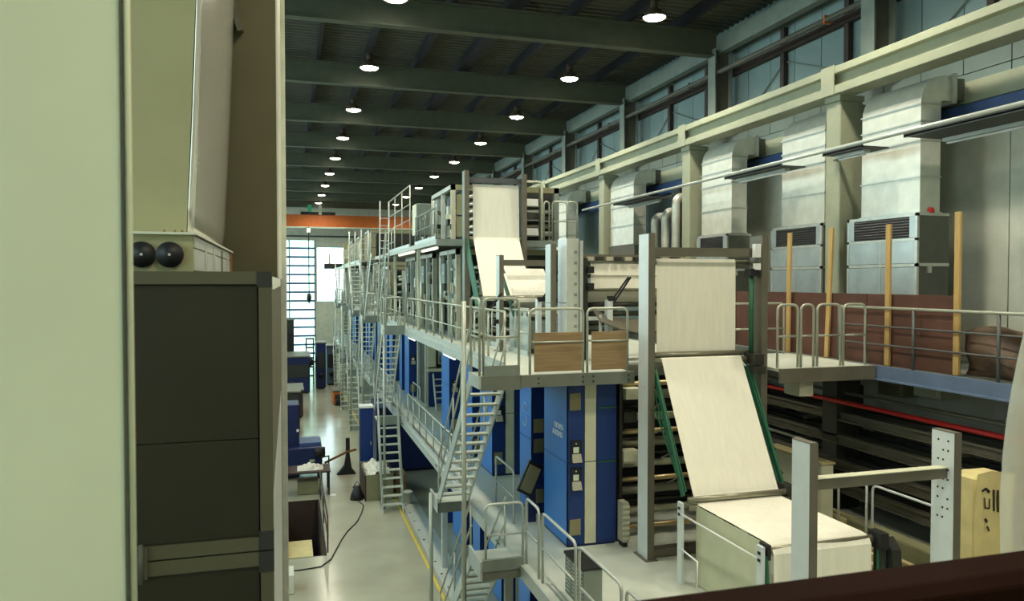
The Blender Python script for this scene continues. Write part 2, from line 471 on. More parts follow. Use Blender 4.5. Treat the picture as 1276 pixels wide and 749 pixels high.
# ================================================================== DECKS
mz = thing('mezzanine_deck', 'pale grey mezzanine deck under the blue press units', 'deck', (8, 30, 0))
B(bx(3.93, 13.1, 5.5, 72, MZ-.16, MZ), 'slab', 'deck', mz)
B(bx(3.89, 3.93, 5.5, 72, MZ-.24, MZ), 'edge_plate', 'steel', mz)
for k in range(9):
    yy = 14.2 + k*6.45
    if k not in (2, 3): B(bx(4.05, 4.2, yy, yy+.15, 0, MZ-.16), 'support_post', 'steel', mz)
    for j in range(3):
        B(MB().tube([(3.875, yy-.1+j*.1, MZ-.1), (3.895, yy-.1+j*.1, MZ-.1)], .025, 6), 'bolt', 'rollerdark', mz)

ud = thing('upper_deck', 'pale upper walkway deck above the blue press units', 'deck', (6, 30, UZ-.3))
B(bx(3.93, 6.05, 12.85, 14.2, UZ-.05, UZ), 'deck_plate', 'deck', ud)
B(bx(3.93, 9.4, 14.2, 72, UZ-.05, UZ), 'deck_plate', 'deck', ud)
B(bx(3.2, 3.93, 12.85, 13.55, UZ-.05, UZ), 'landing_plate', 'deck', ud)
B(bx(3.89, 3.93, 13.55, 72, UZ-.22, UZ), 'edge_plate', 'steel', ud)
B(bx(3.93, 6.12, 12.78, 12.85, UZ-.22, UZ), 'front_beam', 'deckedge', ud)
B(bx(3.2, 3.93, 12.80, 12.85, UZ-.25, UZ+.0), 'landing_beam', 'deckedge', ud)
B(bx(3.16, 3.2, 12.80, 13.6, UZ-.22, UZ), 'edge_plate', 'steel', ud)
for x in (4.25, 5.1, 5.3, 6.0):
    for z in (UZ-.15, UZ-.06):
        B(MB().tube([(x, 12.76, z), (x, 12.79, z)], .018, 6), 'bolt', 'rollerdark', ud)
for k in range(12):
    yy = 14 + k*4.8
    B(bx(3.95, 9.3, yy, yy+.1, UZ-.25, UZ-.05), 'cross_beam', 'deckedge', ud)
tag(B(MB().tube([(3.11, 13.75, 0), (3.11, 13.75, UZ+1.3)], .045, 10), 'stair_post', 'railgrey', smooth=True), 'tall grey tube post carrying the upper stair platform', 'post')
tag(B(MB().tube([(3.10, 17.15, 0), (3.10, 17.15, MZ+.15)], .045, 10), 'stair_post', 'railgrey', smooth=True), 'short grey tube post under the landing of the upper stair', 'post')
# fluorescent fittings below the upper deck
for k in range(8):
    yy = 19 + k*6.45
    t = thing('tube_light', 'fluorescent tube fitting under the upper deck edge, %s behind the open stair' % ORD[k], 'light', (4.1, yy, UZ-.36), 'deck tube lights')
    B(bx(4.02, 4.12, yy, yy+1.5, UZ-.30, UZ-.25), 'fitting', 'white', t)
    for q in (.2, 1.25): B(bx(4.05, 4.09, yy+q, yy+q+.04, UZ-.25, UZ-.05), 'hanger', 'steel', t)
    B(MB().tube([(4.07, yy+.05, UZ-.33), (4.07, yy+1.45, UZ-.33)], .03, 8), 'tube', 'tube', t, True)

# ------------------------------------------------------------------ railings
def hoop(a, b, h, label, group, mt='railgrey', r=.024, mids=(.5,), name='guard_hoop', cat='railing'):
    a = Vector(a); b = Vector(b); up = Vector((0, 0, h))
    t = thing(name, label, cat, tuple(a), group)
    pts = [a] + arc_corner(a, a+up, b+up, .12) + arc_corner(a+up, b+up, b, .12) + [b]
    B(MB().tube(pts, r, 8), 'hoop', mt, t, True)
    for f in mids:
        B(MB().tube([a+up*f, b+up*f], r*.8, 8), 'mid_rail', mt, t, True)
    return t
def railing(a, b, h, n, label, group=None, mt='railgrey', mids=(.5,), toe=True, r=.022):
    a = Vector(a); b = Vector(b); up = Vector((0, 0, h))
    t = thing('guard_railing', label, 'railing', tuple(a), group)
    for k in range(n+1):
        p = a.lerp(b, k/n)
        B(MB().tube([p, p+up], r, 8), 'post', mt, t, True)
    B(MB().tube([a+up, b+up], r*1.1, 8), 'top_rail', mt, t, True)
    for f in mids: B(MB().tube([a+up*f, b+up*f], r*.8, 8), 'mid_rail', mt, t, True)
    if toe: B(MB().bar(a+Vector((-.03, 0, .06)), b+Vector((-.03, 0, .06)), .012, .11), 'toe_board', 'steel', t)
    return t

# front platform hoops + plywood
for x0, x1 in ((4.12, 5.14), (5.22, 6.02)):
    hoop((x0, 12.88, UZ), (x1, 12.88, UZ), 1.17, 'grey tube guard hoop behind the plywood board next to the %s' % ('upper stair head' if x0 < 5 else 'portal tower post'), 'front platform hoops')
    o = tag(B(bx(x0+.06, x1-.05, 12.80, 12.83, UZ+.05, UZ+.75), 'plywood_board', 'ply', bevel=.004), 'brown plywood board on the front platform next to the %s' % ('upper stair head' if x0 < 5 else 'portal tower post'), 'board', 'front platform boards')
    B(MB().tube([(x0+.03, 12.785, UZ+.58), (x1-.02, 12.785, UZ+.58)], .018, 8), 'clamp_rail', 'railgrey', o, True)
t = hoop((3.27, 12.9, UZ), (3.92, 12.9, UZ), 1.36, 'tall grey guard hoop with a kick plate at the head of the upper stair', None)
B(bx(3.27, 3.90, 12.84, 12.87, UZ, UZ+.18), 'kick_plate', 'greypaint', t)
hoop((3.20, 12.9, UZ), (3.20, 13.55, UZ), 1.36, 'short grey guard hoop on the open side of the upper stair landing', None)
railing((3.97, 14.0, UZ), (3.97, 26.4, UZ), 1.08, 10, 'long grey railing along the upper walkway edge', None)
railing((3.97, 28.4, UZ), (3.97, 42, UZ), 1.08, 11, 'grey railing along the upper walkway under the gallery stair', 'far walkway railings')
railing((3.97, 43.5, UZ), (3.97, 70, UZ), 1.08, 18, 'grey railing along the farthest stretch of the upper walkway', 'far walkway railings')
railing((5.1, 16.0, UZ), (5.1, 19.2, UZ), 1.0, 3, 'inner grey railing beside the paper web on the upper walkway', None)
railing((3.97, 17.9, MZ), (3.97, 26.4, MZ), 1.08, 7, 'grey railing on the mezzanine edge below the upper walkway', None)
railing((3.97, 28.4, MZ), (3.97, 42, MZ), 1.08, 11, 'grey railing along the mezzanine edge beside the reel stand', 'far mezzanine railings')
railing((3.97, 43.5, MZ), (3.97, 70, MZ), 1.08, 18, 'grey railing along the farthest stretch of the mezzanine edge', 'far mezzanine railings')
for hk, (y0, y1) in enumerate(((12.7, 12.0), (11.8, 10.3), (10.15, 8.7), (8.55, 7.1))):
    hoop((4.0, y0, MZ), (4.0, y1, MZ), 1.18, 'light grey guard hoop on the mezzanine edge, %s from the stair landing' % ORD[hk], 'near mezzanine hoops', 'steel')
hoop((3.27, 12.75, MZ), (3.95, 12.75, MZ), 1.10, 'light grey guard hoop across the mezzanine stair landing', None, 'steel')
hoop((4.42, 14.9, MZ), (4.42, 16.3, MZ), 1.1, 'grey guard hoop between the stair and the blue units', None, 'steel')

# ------------------------------------------------------------------ stairs
def stair(x0, x1, yt, zt, yb, zb, n, label, group=None, rails=(1, 1), mt='steel', hr=.95):
    t = thing('steel_stair', label, 'stair', ((x0+x1)/2, yb, zb), group)
    for x in (x0, x1):
        B(MB().bar((x, yt, zt-.06), (x, yb, zb-.02), .03, .22, up=(0, 0, 1)), 'stringer', mt, t)
    src = None
    dy = (yb-yt)/n; dz = (zb-zt)/n
    for k in range(1, n):
        if src is None:
            yy = yt+dy*k; zz = zt+dz*k
            src = B(bx(x0+.015, x1-.015, yy-.11, yy+.11, zz-.035, zz), 'tread', 'deck', t)
        else: copy_part(src, t, (0, dy*(k-1), dz*(k-1)))
    for x, on in zip((x0, x1), rails):
        if not on: continue
        for f in (1.0, .5):
            B(MB().tube([(x, yt+dy*.3, zt+hr*f), (x, yb, zb+hr*f)], .02, 8), 'handrail', 'railgrey', t, True)
        for f in (.04, .5, .98):
            yy = yt+(yb-yt)*f; zz = zt+(zb-zt)*f
            B(MB().tube([(x, yy, zz-.05), (x, yy, zz+hr)], .018, 8), 'baluster', 'railgrey', t, True)
    return t
stair(3.22, 3.88, 13.55, UZ, 16.9, MZ, 14, 'open grey stair from the upper platform down to the mezzanine')
lt = thing('stair_landing', 'grey plate landing at the foot of the upper open stair', 'landing', (3.55, 17.1, MZ-.2))
B(bx(3.2, 3.89, 16.75, 17.6, MZ-.05, MZ), 'plate', 'deck', lt)
B(bx(3.18, 3.89, 16.7, 16.75, MZ-.2, MZ+.02), 'front_beam', 'deckedge', lt)
B(bx(3.16, 3.2, 16.7, 17.6, MZ-.2, MZ+.12), 'side_plate', 'steel', lt)
lt = thing('stair_landing', 'grey plate landing at the head of the lower open stair', 'landing', (3.55, 13, MZ-.2))
B(bx(3.2, 3.89, 12.75, 13.6, MZ-.05, MZ), 'plate', 'deck', lt)
B(bx(3.2, 3.95, 12.68, 12.75, MZ-.06, MZ+.14), 'kick_plate', 'greypaint', lt)
B(bx(3.2, 3.95, 12.70, 12.75, MZ-.22, MZ-.06), 'front_beam', 'deckedge', lt)
B(bx(3.16, 3.2, 12.7, 13.6, MZ-.2, MZ+.12), 'side_plate', 'steel', lt)
stair(3.22, 3.88, 13.55, MZ, 16.7, 0, 13, 'open grey stair from the mezzanine landing down to the aisle floor')

for i, Y in enumerate((27.4, 35.6, 42.5, 49.2, 56.0)):
    g = 'far stair landings'
    stair(3.22, 3.88, Y+.1, UZ, Y+2.9, MZ, 14, 'grey stair with thin treads between upper walkway and mezzanine, %s behind the open stair' % ORD[i], None if i == 0 else 'distant upper stairs')
    stair(3.05, 3.75, Y+.2, MZ, Y-1.2, 0, 11, ('grey stair from the mezzanine to the floor beside the paper crate' if i == 0 else 'grey stair from the mezzanine to the floor, %s behind the paper crate' % ORD[i-1]), None if i == 0 else 'distant lower stairs')
    lt = thing('stair_landing', 'grey box edged landing on the upper walkway, %s behind the open stair' % ORD[i], 'landing', (3.55, Y-.3, UZ-.25), g + ' upper')
    B(bx(3.2, 3.89, Y-.7, Y+.1, UZ-.05, UZ), 'plate', 'deck', lt)
    B(bx(3.2, 3.89, Y-.75, Y-.7, UZ-.2, UZ+.12), 'front_beam', 'greypaint', lt)
    B(bx(3.16, 3.2, Y-.75, Y+.1, UZ-.2, UZ+.12), 'side_plate', 'steel', lt)
    lt = thing('stair_landing', 'grey box edged landing on the mezzanine edge, %s behind the open stair' % ORD[i], 'landing', (3.55, Y+.5, MZ-.25), g + ' lower')
    B(bx(3.02, 3.89, Y+.2, Y+1.0, MZ-.05, MZ), 'plate', 'deck', lt)
    B(bx(3.02, 3.89, Y+.15, Y+.2, MZ-.2, MZ+.12), 'front_beam', 'greypaint', lt)
    hoop((3.25, Y-.7, UZ), (3.9, Y-.7, UZ), 1.1, 'grey guard hoop facing along the aisle at the %s landing behind the open stair' % ORD[i], 'far stair hoops')
    hoop((3.2, Y-.65, UZ), (3.2, Y+.05, UZ), 1.1, 'grey guard hoop on the aisle side of the %s landing behind the open stair' % ORD[i], 'far stair hoops')
    B(MB().tube([(3.18, Y-.7, 0), (3.18, Y-.7, UZ)], .045, 8), 'corner_post', 'railgrey', lt, True)

# ================================================================== BLUE PRESS UNITS
def blue_unit(yf, dep, z0, h, label, group=None, x0=4.97, detail=True, marks=None, grilles=((5.59, 5.91), (3.23, 3.53)), ctrls=(4.08, 4.6)):
    t = thing('press_unit', label, 'press unit', (x0+.5, yf+dep/2, z0), group)
    zm = z0+1.6; x1 = x0+1.0; z1 = z0+h
    B(bx(x0+.02, x1-.02, yf+.02, yf+dep-.02, z0, z1), 'core', 'navy', t)
    sp = B(bx(x0, x0+.02, yf, yf+dep, z0+.05, zm-.008), 'side_panel', 'blue', t)
    sq = B(bx(x0, x0+.02, yf, yf+dep, zm+.008, z1), 'side_panel', 'blue', t)
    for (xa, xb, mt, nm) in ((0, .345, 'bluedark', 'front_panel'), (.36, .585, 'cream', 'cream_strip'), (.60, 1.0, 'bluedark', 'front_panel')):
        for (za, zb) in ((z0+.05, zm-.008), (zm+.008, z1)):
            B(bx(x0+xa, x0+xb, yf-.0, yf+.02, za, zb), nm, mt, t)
    B(bx(x0+.62, x1, yf-.012, yf, zm-.03, zm-.0), 'handle_rail', 'green', t)
    B(bx(x0+.62, x1, yf-.012, yf, zm+1.0, zm+1.03), 'handle_rail', 'green', t)
    if detail:
        for (za, zb) in grilles:
            B(bx(x0+.05, x0+.27, yf-.015, yf, za, zb), 'vent_grille', 'grille', t)
        for zc in ctrls:
            c = B(bx(x0+.07, x0+.29, yf-.03, yf, zc, zc+.42), 'control_panel', 'black', t)
            B(bx(x0+.115, x0+.225, yf-.034, yf-.03, zc+.19, zc+.30), 'screen', 'screen', c)
            B(MB().prism([(yf-.10, zc+.02), (yf-.03, zc+.02), (yf-.03, zc+.17)], 'x', x0+.09, x0+.27), 'keypad', 'keypad', c)
            B(MB().tube([(x0+.17, yf-.045, zc+.365), (x0+.17, yf-.03, zc+.365)], .014, 8), 'button', 'screen', c)
    if marks == 'text':
        for r in range(2):
            m = MB(); ys = [yf+.22+.085*k+.03*r for k in range(6 + r)]
            for j, yy in enumerate(ys):
                z = 5.22 - r*.15
                m.box(x0-.004, x0, yy, yy+.03, z-.05, z+.055)
                m.box(x0-.004, x0, yy+.022, yy+.06, z+(.03 if j % 2 else -.04), z+(.05 if j % 2 else -.02))
                if j % 3: m.box(x0-.004, x0, yy+.022, yy+.06, z-.005, z+.012)
            B(m, 'white_lettering', 'white', t, label='white lettering line')
    if marks == 'logo':
        m = MB()
        for (cz, rr, a0, a1) in ((5.22, .13, -.4, 3.6), (4.95, .12, 2.0, 6.0)):
            for k in range(9):
                a = a0+(a1-a0)*k/9; b = a0+(a1-a0)*(k+1)/9
                m.bar((x0-.003, yf+.42+rr*math.cos(a), cz+rr*math.sin(a)), (x0-.003, yf+.42+rr*math.cos(b), cz+rr*math.sin(b)), .006, .035, up=(1, 0, 0))
        B(m, 'white_emblem', 'white', t, label='white curved emblem')
    return t
gb = 'blue press units along the mezzanine'
blue_unit(13.25, 1.32, MZ, 3.05, 'blue press unit with two lines of white lettering and two control panels', marks='text')
blue_unit(15.42, .85, MZ, 3.05, 'blue press unit with a white curved emblem behind the lettered unit', marks='logo', grilles=((4.75, 5.05), (4.32, 4.62), (3.23, 3.53)), ctrls=())
blue_unit(18.7, 1.3, MZ, 3.05, 'blue press unit with control panels seen through the open stair', grilles=((5.59, 5.91), (3.3, 3.62)), ctrls=(4.4, 5.0))
blue_unit(20.9, .85, MZ, 3.05, 'narrow blue press unit right behind the open stair', ctrls=())
Y = 24.1; k = 0
while Y < 70:
    blue_unit(Y, 1.3, MZ, 3.05, 'wide blue press unit on the mezzanine, %s wide one behind the open stair' % ORD[k], gb, detail=(k < 2), ctrls=(4.4,))
    if k: blue_unit(Y+2.15, .85, MZ, 3.05, 'narrow blue press unit on the mezzanine, %s narrow one behind the open stair' % ORD[k], gb, detail=False)
    Y += 5.45 if k else 8.6; k += 1
for k in range(3):
    Y = 13.3 + k*4.5
    blue_unit(Y, 1.3, 0, 2.72, 'wide blue press unit on the ground floor, %s wide one from the lettered unit' % ORD[k], 'blue units on the ground floor', detail=False)
    blue_unit(Y+2.2, .85, 0, 2.72, 'narrow blue press unit on the ground floor, %s narrow one from the lettered unit' % ORD[k], 'blue units on the ground floor', detail=False)
t = thing('folder_unit', 'pale grey folder machine in the gap between the blue press units', 'folder', (6, 30.5, MZ))
B(bx(5.3, 7.4, 30.0, 32.0, MZ, 5.7), 'core', 'darkmach', t)
B(bx(5.2, 5.32, 29.9, 30.1, MZ, 5.8), 'frame_post', 'greypale', t); B(bx(5.2, 5.32, 31.8, 32.0, MZ, 5.8), 'frame_post', 'greypale', t)
B(bx(5.28, 5.6, 29.8, 30.0, 4.6, 5.7), 'front_panel', 'cream', t); B(bx(5.7, 6.5, 29.85, 30.0, 4.7, 5.6), 'front_panel', 'greypale', t)
B(bx(5.25, 6.6, 29.7, 30.0, 4.42, 4.54), 'delivery_shelf', 'cream', t)
B(MB().tube([(5.75, 29.8, 4.9), (6.4, 29.8, 4.9)], .15, 12), 'roller', 'rollerdark', t, True)
B(bx(5.35, 6.5, 29.9, 30.0, MZ+.05, 4.4), 'lower_panel', 'bluedark', t)
stair(5.45, 6.15, 29.6, 4.4, 28.9, MZ, 6, 'short stair up to the folder machine between blue units', rails=(0, 0))
hoop((4.6, 27.6, MZ), (4.6, 29.3, MZ), 1.1, 'grey guard hoop in front of the folder machine', None, 'steel')
# navy reel stand block
t = thing('reel_stand', 'large navy blue reel stand block under the mezzanine beside the stair', 'reel stand', (5, 32.5, 0))
B(bx(3.5, 7.4, 31.75, 34.5, .08, 2.74), 'body', 'navy', t, bevel=.03)
B(bx(3.45, 7.4, 31.70, 31.76, .12, 1.4), 'front_panel', 'navy', t)
B(bx(3.45, 7.4, 31.70, 31.76, 1.42, 2.75), 'front_panel', 'navy', t)
B(bx(3.6, 7.3, 31.85, 34.4, 0, .08), 'plinth', 'black', t)
t = thing('switch_cabinet', 'tall narrow navy cabinet with a white top beside the aisle', 'cabinet', (3.0, 31.2, 0))
B(bx(2.72, 3.22, 30.9, 31.5, .06, 2.9), 'body', 'navy', t, bevel=.02)
B(bx(2.69, 3.25, 30.87, 31.53, 2.9, 2.98), 'white_top', 'white', t)
B(bx(2.74, 3.20, 30.88, 30.9, .1, 2.85), 'door', 'bluedark', t)
B(bx(2.76, 3.18, 30.92, 31.48, 0, .06), 'plinth', 'black', t)
B(bx(3.12, 3.14, 30.855, 30.885, 1.4, 1.55), 'handle', 'white', t)

# ================================================================== RIGHT SIDE: catwalk, air handling units, ducts
cw = thing('wall_catwalk', 'blue edged catwalk along the wall in front of the air units', 'catwalk', (11.8, 10, 6.1))
B(bx(10.8, 13.1, 3.0, 27, 6.34, 6.40), 'deck_plate', 'deckedge', cw)
B(bx(10.74, 10.80, 3.0, 12.6, 6.14, 6.40), 'edge_girder', 'catblue', cw)
B(bx(10.68, 10.86, 3.0, 12.6, 6.13, 6.16), 'girder_flange', 'catblue', cw)
B(bx(10.74, 10.80, 12.6, 27, 6.14, 6.40), 'edge_girder', 'deckedge', cw)
for y in (5.0, 9.6, 17.2): B(bx(12.78, 12.95, y, y+.2, MZ, 6.34), 'support_post', 'navy', cw)
def wall_rail_run(y0, y1, ys):
    t = thing('guard_railing', 'dark tube railing on the blue edged catwalk', 'railing', (10.8, y0, 6.4))
    for y in ys: B(MB().tube([(10.79, y, 6.40), (10.79, y, 7.5)], .028, 8), 'post', 'raildark', t, True)
    B(MB().tube([(10.79, y0, 7.5), (10.79, y1, 7.5)], .028, 8), 'top_rail', 'railgrey', t, True)
    for z in (7.15, 6.80): B(MB().tube([(10.79, y0, z), (10.79, y1, z)], .018, 8), 'mid_rail', 'raildark', t, True)
wall_rail_run(13.0, 4.0, (12.98, 11.05, 9.34, 7.6, 5.9, 4.2))
# brown hoarding
for k, (y0, y1) in enumerate(((10.2, 12.35), (12.37, 14.6), (14.62, 16.9), (16.92, 19.2))):
    lb = ('brown board standing before the nearest air unit', 'brown board standing before the crane column between two air units', 'brown board standing before the second air unit', 'brown board standing behind the web tower post')[k]
    o = tag(B(bx(10.93, 10.96, y0, y1, 6.40, 7.76), 'hoarding_board', 'brownboard'), lb, 'board', 'hoarding boards on the catwalk')
def wrinkle(u, v):
    y = 10.15 - u*6.0; z = 6.42 + v*(.74 + .10*math.sin(u*9) + .05*math.sin(u*23))
    return (11.02 + .05*math.sin(u*31+v*5) + .04*math.sin(v*9+u*13), y, z)
m = MB().grid(wrinkle, 40, 8)
o = tag(B(m, 'brown_sheeting', 'plastic', smooth=True), 'crumpled brown sheeting hung behind the catwalk railing', 'sheet')
md = o.modifiers.new('thick', 'SOLIDIFY'); md.thickness = .01
for y, z1, lean, lb in ((14.72, 9.1, .02, 'timber batten in front of the second air unit'), (13.38, 9.12, .06, 'leaning timber batten in front of the crane column'),
                    (11.75, 9.08, 0, 'timber batten in front of the nearest air unit grille'), (10.2, 9.18, 0, 'timber batten at the corner of the nearest air unit')):
    tag(B(MB().bar((10.87, y+lean, 6.41), (10.87, y-lean, z1), .05, .115, up=(0, 1, 0)), 'timber_batten', 'timber', bevel=.004), lb, 'batten')

def ahu(y0, y1, label):
    t = thing('air_handling_unit', label, 'air unit', (12, y0, 6.4))
    x0, x1, z0, zt = 11.6, 12.38, 6.40, 9.33
    B(bx(x0+.02, x1, y0+.02, y1-.02, z0, zt-.02), 'casing', 'ahudark', t)  # dark casing colour gives the near end its shade
    zm = 8.33
    for z in (z0, zm-.04, zt-.06): B(bx(x0, x0+.05, y0, y1, z, z+.06), 'frame_rail', 'galv', t)
    for y in (y0, y1-.06): B(bx(x0, x0+.05, y, y+.06, z0, zt), 'frame_post', 'galv', t)
    B(bx(x0, x1, y0, y0+.03, zm-.03, zm+.03), 'side_rail', 'galv', t)
    B(bx(x0, x1, y0, y0+.03, zt-.05, zt), 'side_rail', 'galv', t)
    ym = (y0+y1)/2
    B(bx(x0+.005, x0+.03, ym-.025, ym+.025, z0, 8.80), 'frame_post', 'galv', t)
    B(bx(x0, x0+.04, y0, y1, 8.80, 8.85), 'frame_rail', 'galv', t)
    for (a, b) in ((y0+.06, ym-.03), (ym+.03, y1-.06)):
        for (c, d) in ((z0+.06, zm-.05), (zm+.03, 8.80)):
            B(bx(x0+.008, x0+.02, a, b, c, d), 'panel', 'ahu', t)
    g = B(bx(x0+.012, x0+.02, y0+.2, y1-.2, 8.87, 9.26), 'intake_grille', 'black', t)
    for k in range(7):
        z = 8.89 + k*.055
        B(MB().prism([(x0+.0, z), (x0+.012, z+.02), (x0+.012, z+.03), (x0, z+.01)], 'y', y0+.2, y1-.2), 'slat', 'black', g)
    for y in (y0, y1):
        pass
    for (a, b) in ((y0+.06, y0+.2), (y1-.2, y1-.06)): B(bx(x0+.005, x0+.02, a, b, 8.86, 9.27), 'panel', 'ahu', t)
    B(bx(x0+.25, x0+.33, y0-.03, y0+.02, zm-.16, zm-.03), 'latch', 'galv', t)
    B(MB().lathe([(0, .12), (.06, .11), (.08, .05), (.07, 0)], (11.98, y0+.08, zt), 10), 'warning_lamp', 'red', t, True)
ahu(11.82, 13.73, 'galvanised air handling unit with black grille beside the pale bare wall')
ahu(14.55, 16.44, 'galvanised air handling unit behind two battens left of the crane column')
ahu(18.44, 20.05, 'galvanised air handling unit behind the web tower crossbar')

def duct(y0, y1, label, ztop=12.0):
    t = thing('air_duct', label, 'duct', (12, y0, 9.33))
    x0, x1, R = 11.72, 12.2, .42
    # vertical sections, one part each
    zs = [9.36, 10.05, 10.75, 11.12, 11.46]
    for a, b in zip(zs[:-1], zs[1:]):
        B(bx(x0, x1, y0, y1, a, b-.012), 'duct_section', 'duct', t)
        B(bx(x0-.025, x1+.02, y0-.02, y1+.02, b-.025, b+.005), 'flange_joint', 'galv', t)
    # elbow
    zc = 11.46; xo = x0 + .55
    outer = [(xo - .55*math.cos(a), zc + .55*math.sin(a)) for a in [math.pi/2*k/8 for k in range(9)]]
    inner = [(xo - .07*math.cos(a), zc + .07*math.sin(a)) for a in [math.pi/2*k/8 for k in range(9)]]
    B(MB().prism(outer + list(reversed(inner)), 'y', y0, y1), 'elbow', 'duct', t)
    B(bx(xo, 12.52, y0, y1, zc+.07, zc+.55), 'duct_section', 'duct', t)
    B(bx(12.44, 12.54, y0-.05, y1+.05, zc+.02, zc+.60), 'flange_joint', 'galv', t)
    B(bx(12.54, 12.79, y0+.02, y1-.02, zc+.09, zc+.53), 'wall_stub', 'ahudark', t)
    B(bx(x0-.03, x1+.03, y0-.03, y1+.03, 9.33, 9.36), 'base_flange', 'galv', t)
duct(11.89, 13.45, 'pale duct with curved elbow rising from the air unit by the bare wall')
duct(14.62, 16.17, 'pale duct with curved elbow hidden partly by the near crane column')
duct(18.4, 19.97, 'pale duct with curved elbow above the web tower crossbar')
duct(24.6, 26.6, 'pale duct with curved elbow ending above the paper web rollers')
duct(31.2, 33.0, 'distant pale duct with curved elbow behind the gallery railing')
tag(B(bx(11.7, 12.3, 24.5, 26.7, 8.2, 9.33), 'duct_plenum', 'ahudark', bevel=.02), 'dark plenum box under the far duct', 'plenum')
for k, (y, zt) in enumerate(((23.3, 10.2), (22.55, 10.3), (21.85, 10.7))):
    m = MB().tube([(11.9, y, 6.41), (11.9, y, zt-.3)] + arc_corner((11.9, y, zt-.3), (11.9, y, zt), (12.3, y, zt), .22) + [(12.6, y, zt)], .14, 12)
    tag(B(m, 'vent_pipe', 'duct', smooth=True), ('shortest', 'middle', 'tallest')[k] + ' white vent pipe with bent top between the crane columns', 'pipe', 'vent pipes between the columns')
for k in range(2):
    tag(B(bx(12.2, 12.7, 20.9+k*1.3, 21.4+k*1.3, 6.41, 11.05), 'riser_duct', 'walldark'), 'dark riser duct behind the %s vent pipe' % ('tallest', 'middle')[k], 'duct', 'dark riser ducts')

# conduit and light shelves
tag(B(MB().tube([(10.74, 4, 10.72), (10.74, 27, 10.72)], .04, 8), 'wall_conduit', 'steel', smooth=True), 'long grey conduit crossing the ducts and crane columns', 'conduit')
for (ya, yb, xa, xb, lb) in ((6.6, 11.35, 10.8, 12.0, 'dark light shelf with tubes under it beside the bare wall'), (12.4, 13.55, 10.8, 11.45, 'short dark light shelf at the near crane column'),
                         (15.0, 17.3, 10.8, 11.5, 'dark light shelf with tubes in front of the third duct'), (21.7, 24.3, 10.8, 11.7, 'dark light shelf with tubes in front of the farthest visible duct')):
    t = thing('light_shelf', lb, 'light shelf', (xa, ya, 10.5))
    B(bx(xa, xb, ya, yb, 10.645, 10.675), 'tray', 'walldark', t)
    if ya == 12.4: B(bx(11.4, 11.5, yb-.2, yb+.4, 10.62, 10.66), 'column_bracket', 'raildark', t)
    B(bx(xa, xa+.03, ya, yb, 10.63, 10.70), 'lip', 'raildark', t)
    B(bx(xb-.42, xb-.28, ya+.2, yb-.1, 10.58, 10.645), 'tube_fitting', 'steel', t)
    B(MB().tube([(xb-.35, ya+.25, 10.555), (xb-.35, yb-.15, 10.555)], .022, 8), 'tube', 'white', t, True)
    for y in {12.4: (), 15.0: (yb-.3,)}.get(ya, (ya+.3, yb-.3)): B(MB().tube([(xb-.2, y, 10.68), (12.9, y, 11.15)], .02, 6), 'bracket', 'raildark', t)

# link platform between tower and catwalk
lp = thing('link_platform', 'grey link platform between the web tower and the catwalk', 'platform', (9.6, 13, 6.1))
B(bx(8.62, 10.72, 11.95, 14.6, 6.34, 6.40), 'deck_plate', 'deck', lp)
B(bx(8.62, 10.72, 11.88, 11.95, 6.14, 6.40), 'front_beam', 'steelbrown', lp)
B(bx(8.62, 10.72, 14.55, 14.6, 6.18, 6.40), 'back_beam', 'greypaint', lp)
B(bx(9.15, 9.45, 12.05, 12.5, 5.85, 6.14), 'light_box', 'keypad', lp)
for hk, (a, b) in enumerate(((8.66, 9.10), (9.17, 9.45), (9.53, 10.05), (10.12, 10.62))):
    hoop((a, 12.05, 6.40), (b, 12.05, 6.40), 1.17, 'grey tube guard hoop on the link platform, %s from the portal tower' % ORD[hk], 'link platform hoops')
hoop((10.55, 14.45, 6.40), (8.8, 14.45, 6.40), 1.12, 'wide grey guard hoop on the rear of the link platform', None)

# rail racks below the catwalk
rk = thing('rail_rack', 'dark rack of long steel rails stored below the catwalk', 'rack', (11.9, 12, MZ))
for y in (6.5, 10.5, 14.5, 18.5):
    B(bx(12.55, 12.75, y, y+.18, MZ, 5.6), 'upright', 'railrack', rk)
    for z in (3.5, 4.0, 4.5, 5.0): B(bx(11.2, 12.75, y, y+.12, z-.1, z-.04), 'rack_arm', 'railrack', rk)
for k, (x, z) in enumerate(((11.35, 3.46), (11.75, 3.46), (12.15, 3.46), (11.3, 3.96), (11.7, 3.96), (12.2, 3.96), (11.45, 4.46), (11.9, 4.46), (12.3, 4.46), (11.5, 4.96), (12.0, 4.96), (12.4, 4.96))):
    tag(B(MB().box(x, x+.22, 5.0, 21, z, z+.03).box(x+.09, x+.13, 5, 21, z+.03, z+.15).box(x+.04, x+.18, 5, 21, z+.15, z+.19), 'steel_rail', 'steelbrown' if k % 3 == 0 else 'railrack'), 'long steel rail on the %s tier of the dark rack, %s from the wall' % (('lowest', 'second', 'third', 'top')[k//3], ORD[2-k % 3]), 'rail', 'rails on the rack')  # front rail of each tier coloured lighter as a line highlight
tag(B(MB().tube([(11.45, 4, 5.40), (11.45, 20.5, 5.40)], .05, 8), 'red_pipe', 'red', smooth=True), 'bright red pipe running above the dark rail rack', 'pipe')
tag(B(MB().tube([(11.7, 4, 5.56), (11.7, 20.5, 5.56)], .04, 8), 'grey_pipe', 'steelbrown', smooth=True), 'thin grey pipe just above the red pipe', 'pipe')
for k, x in enumerate((9.2, 9.5, 9.85, 10.1, 10.75, 11.0)):
    tag(B(MB().box(x, x+.14, 7.0, 21, MZ, MZ+.03).box(x+.05, x+.09, 7, 21, MZ+.03, MZ+.13).box(x+.02, x+.12, 7, 21, MZ+.13, MZ+.17), 'floor_rail', 'raillit'), 'yellowish floor rail beside the paper web, %s from the web' % ORD[k], 'rail', 'floor rails by the web')
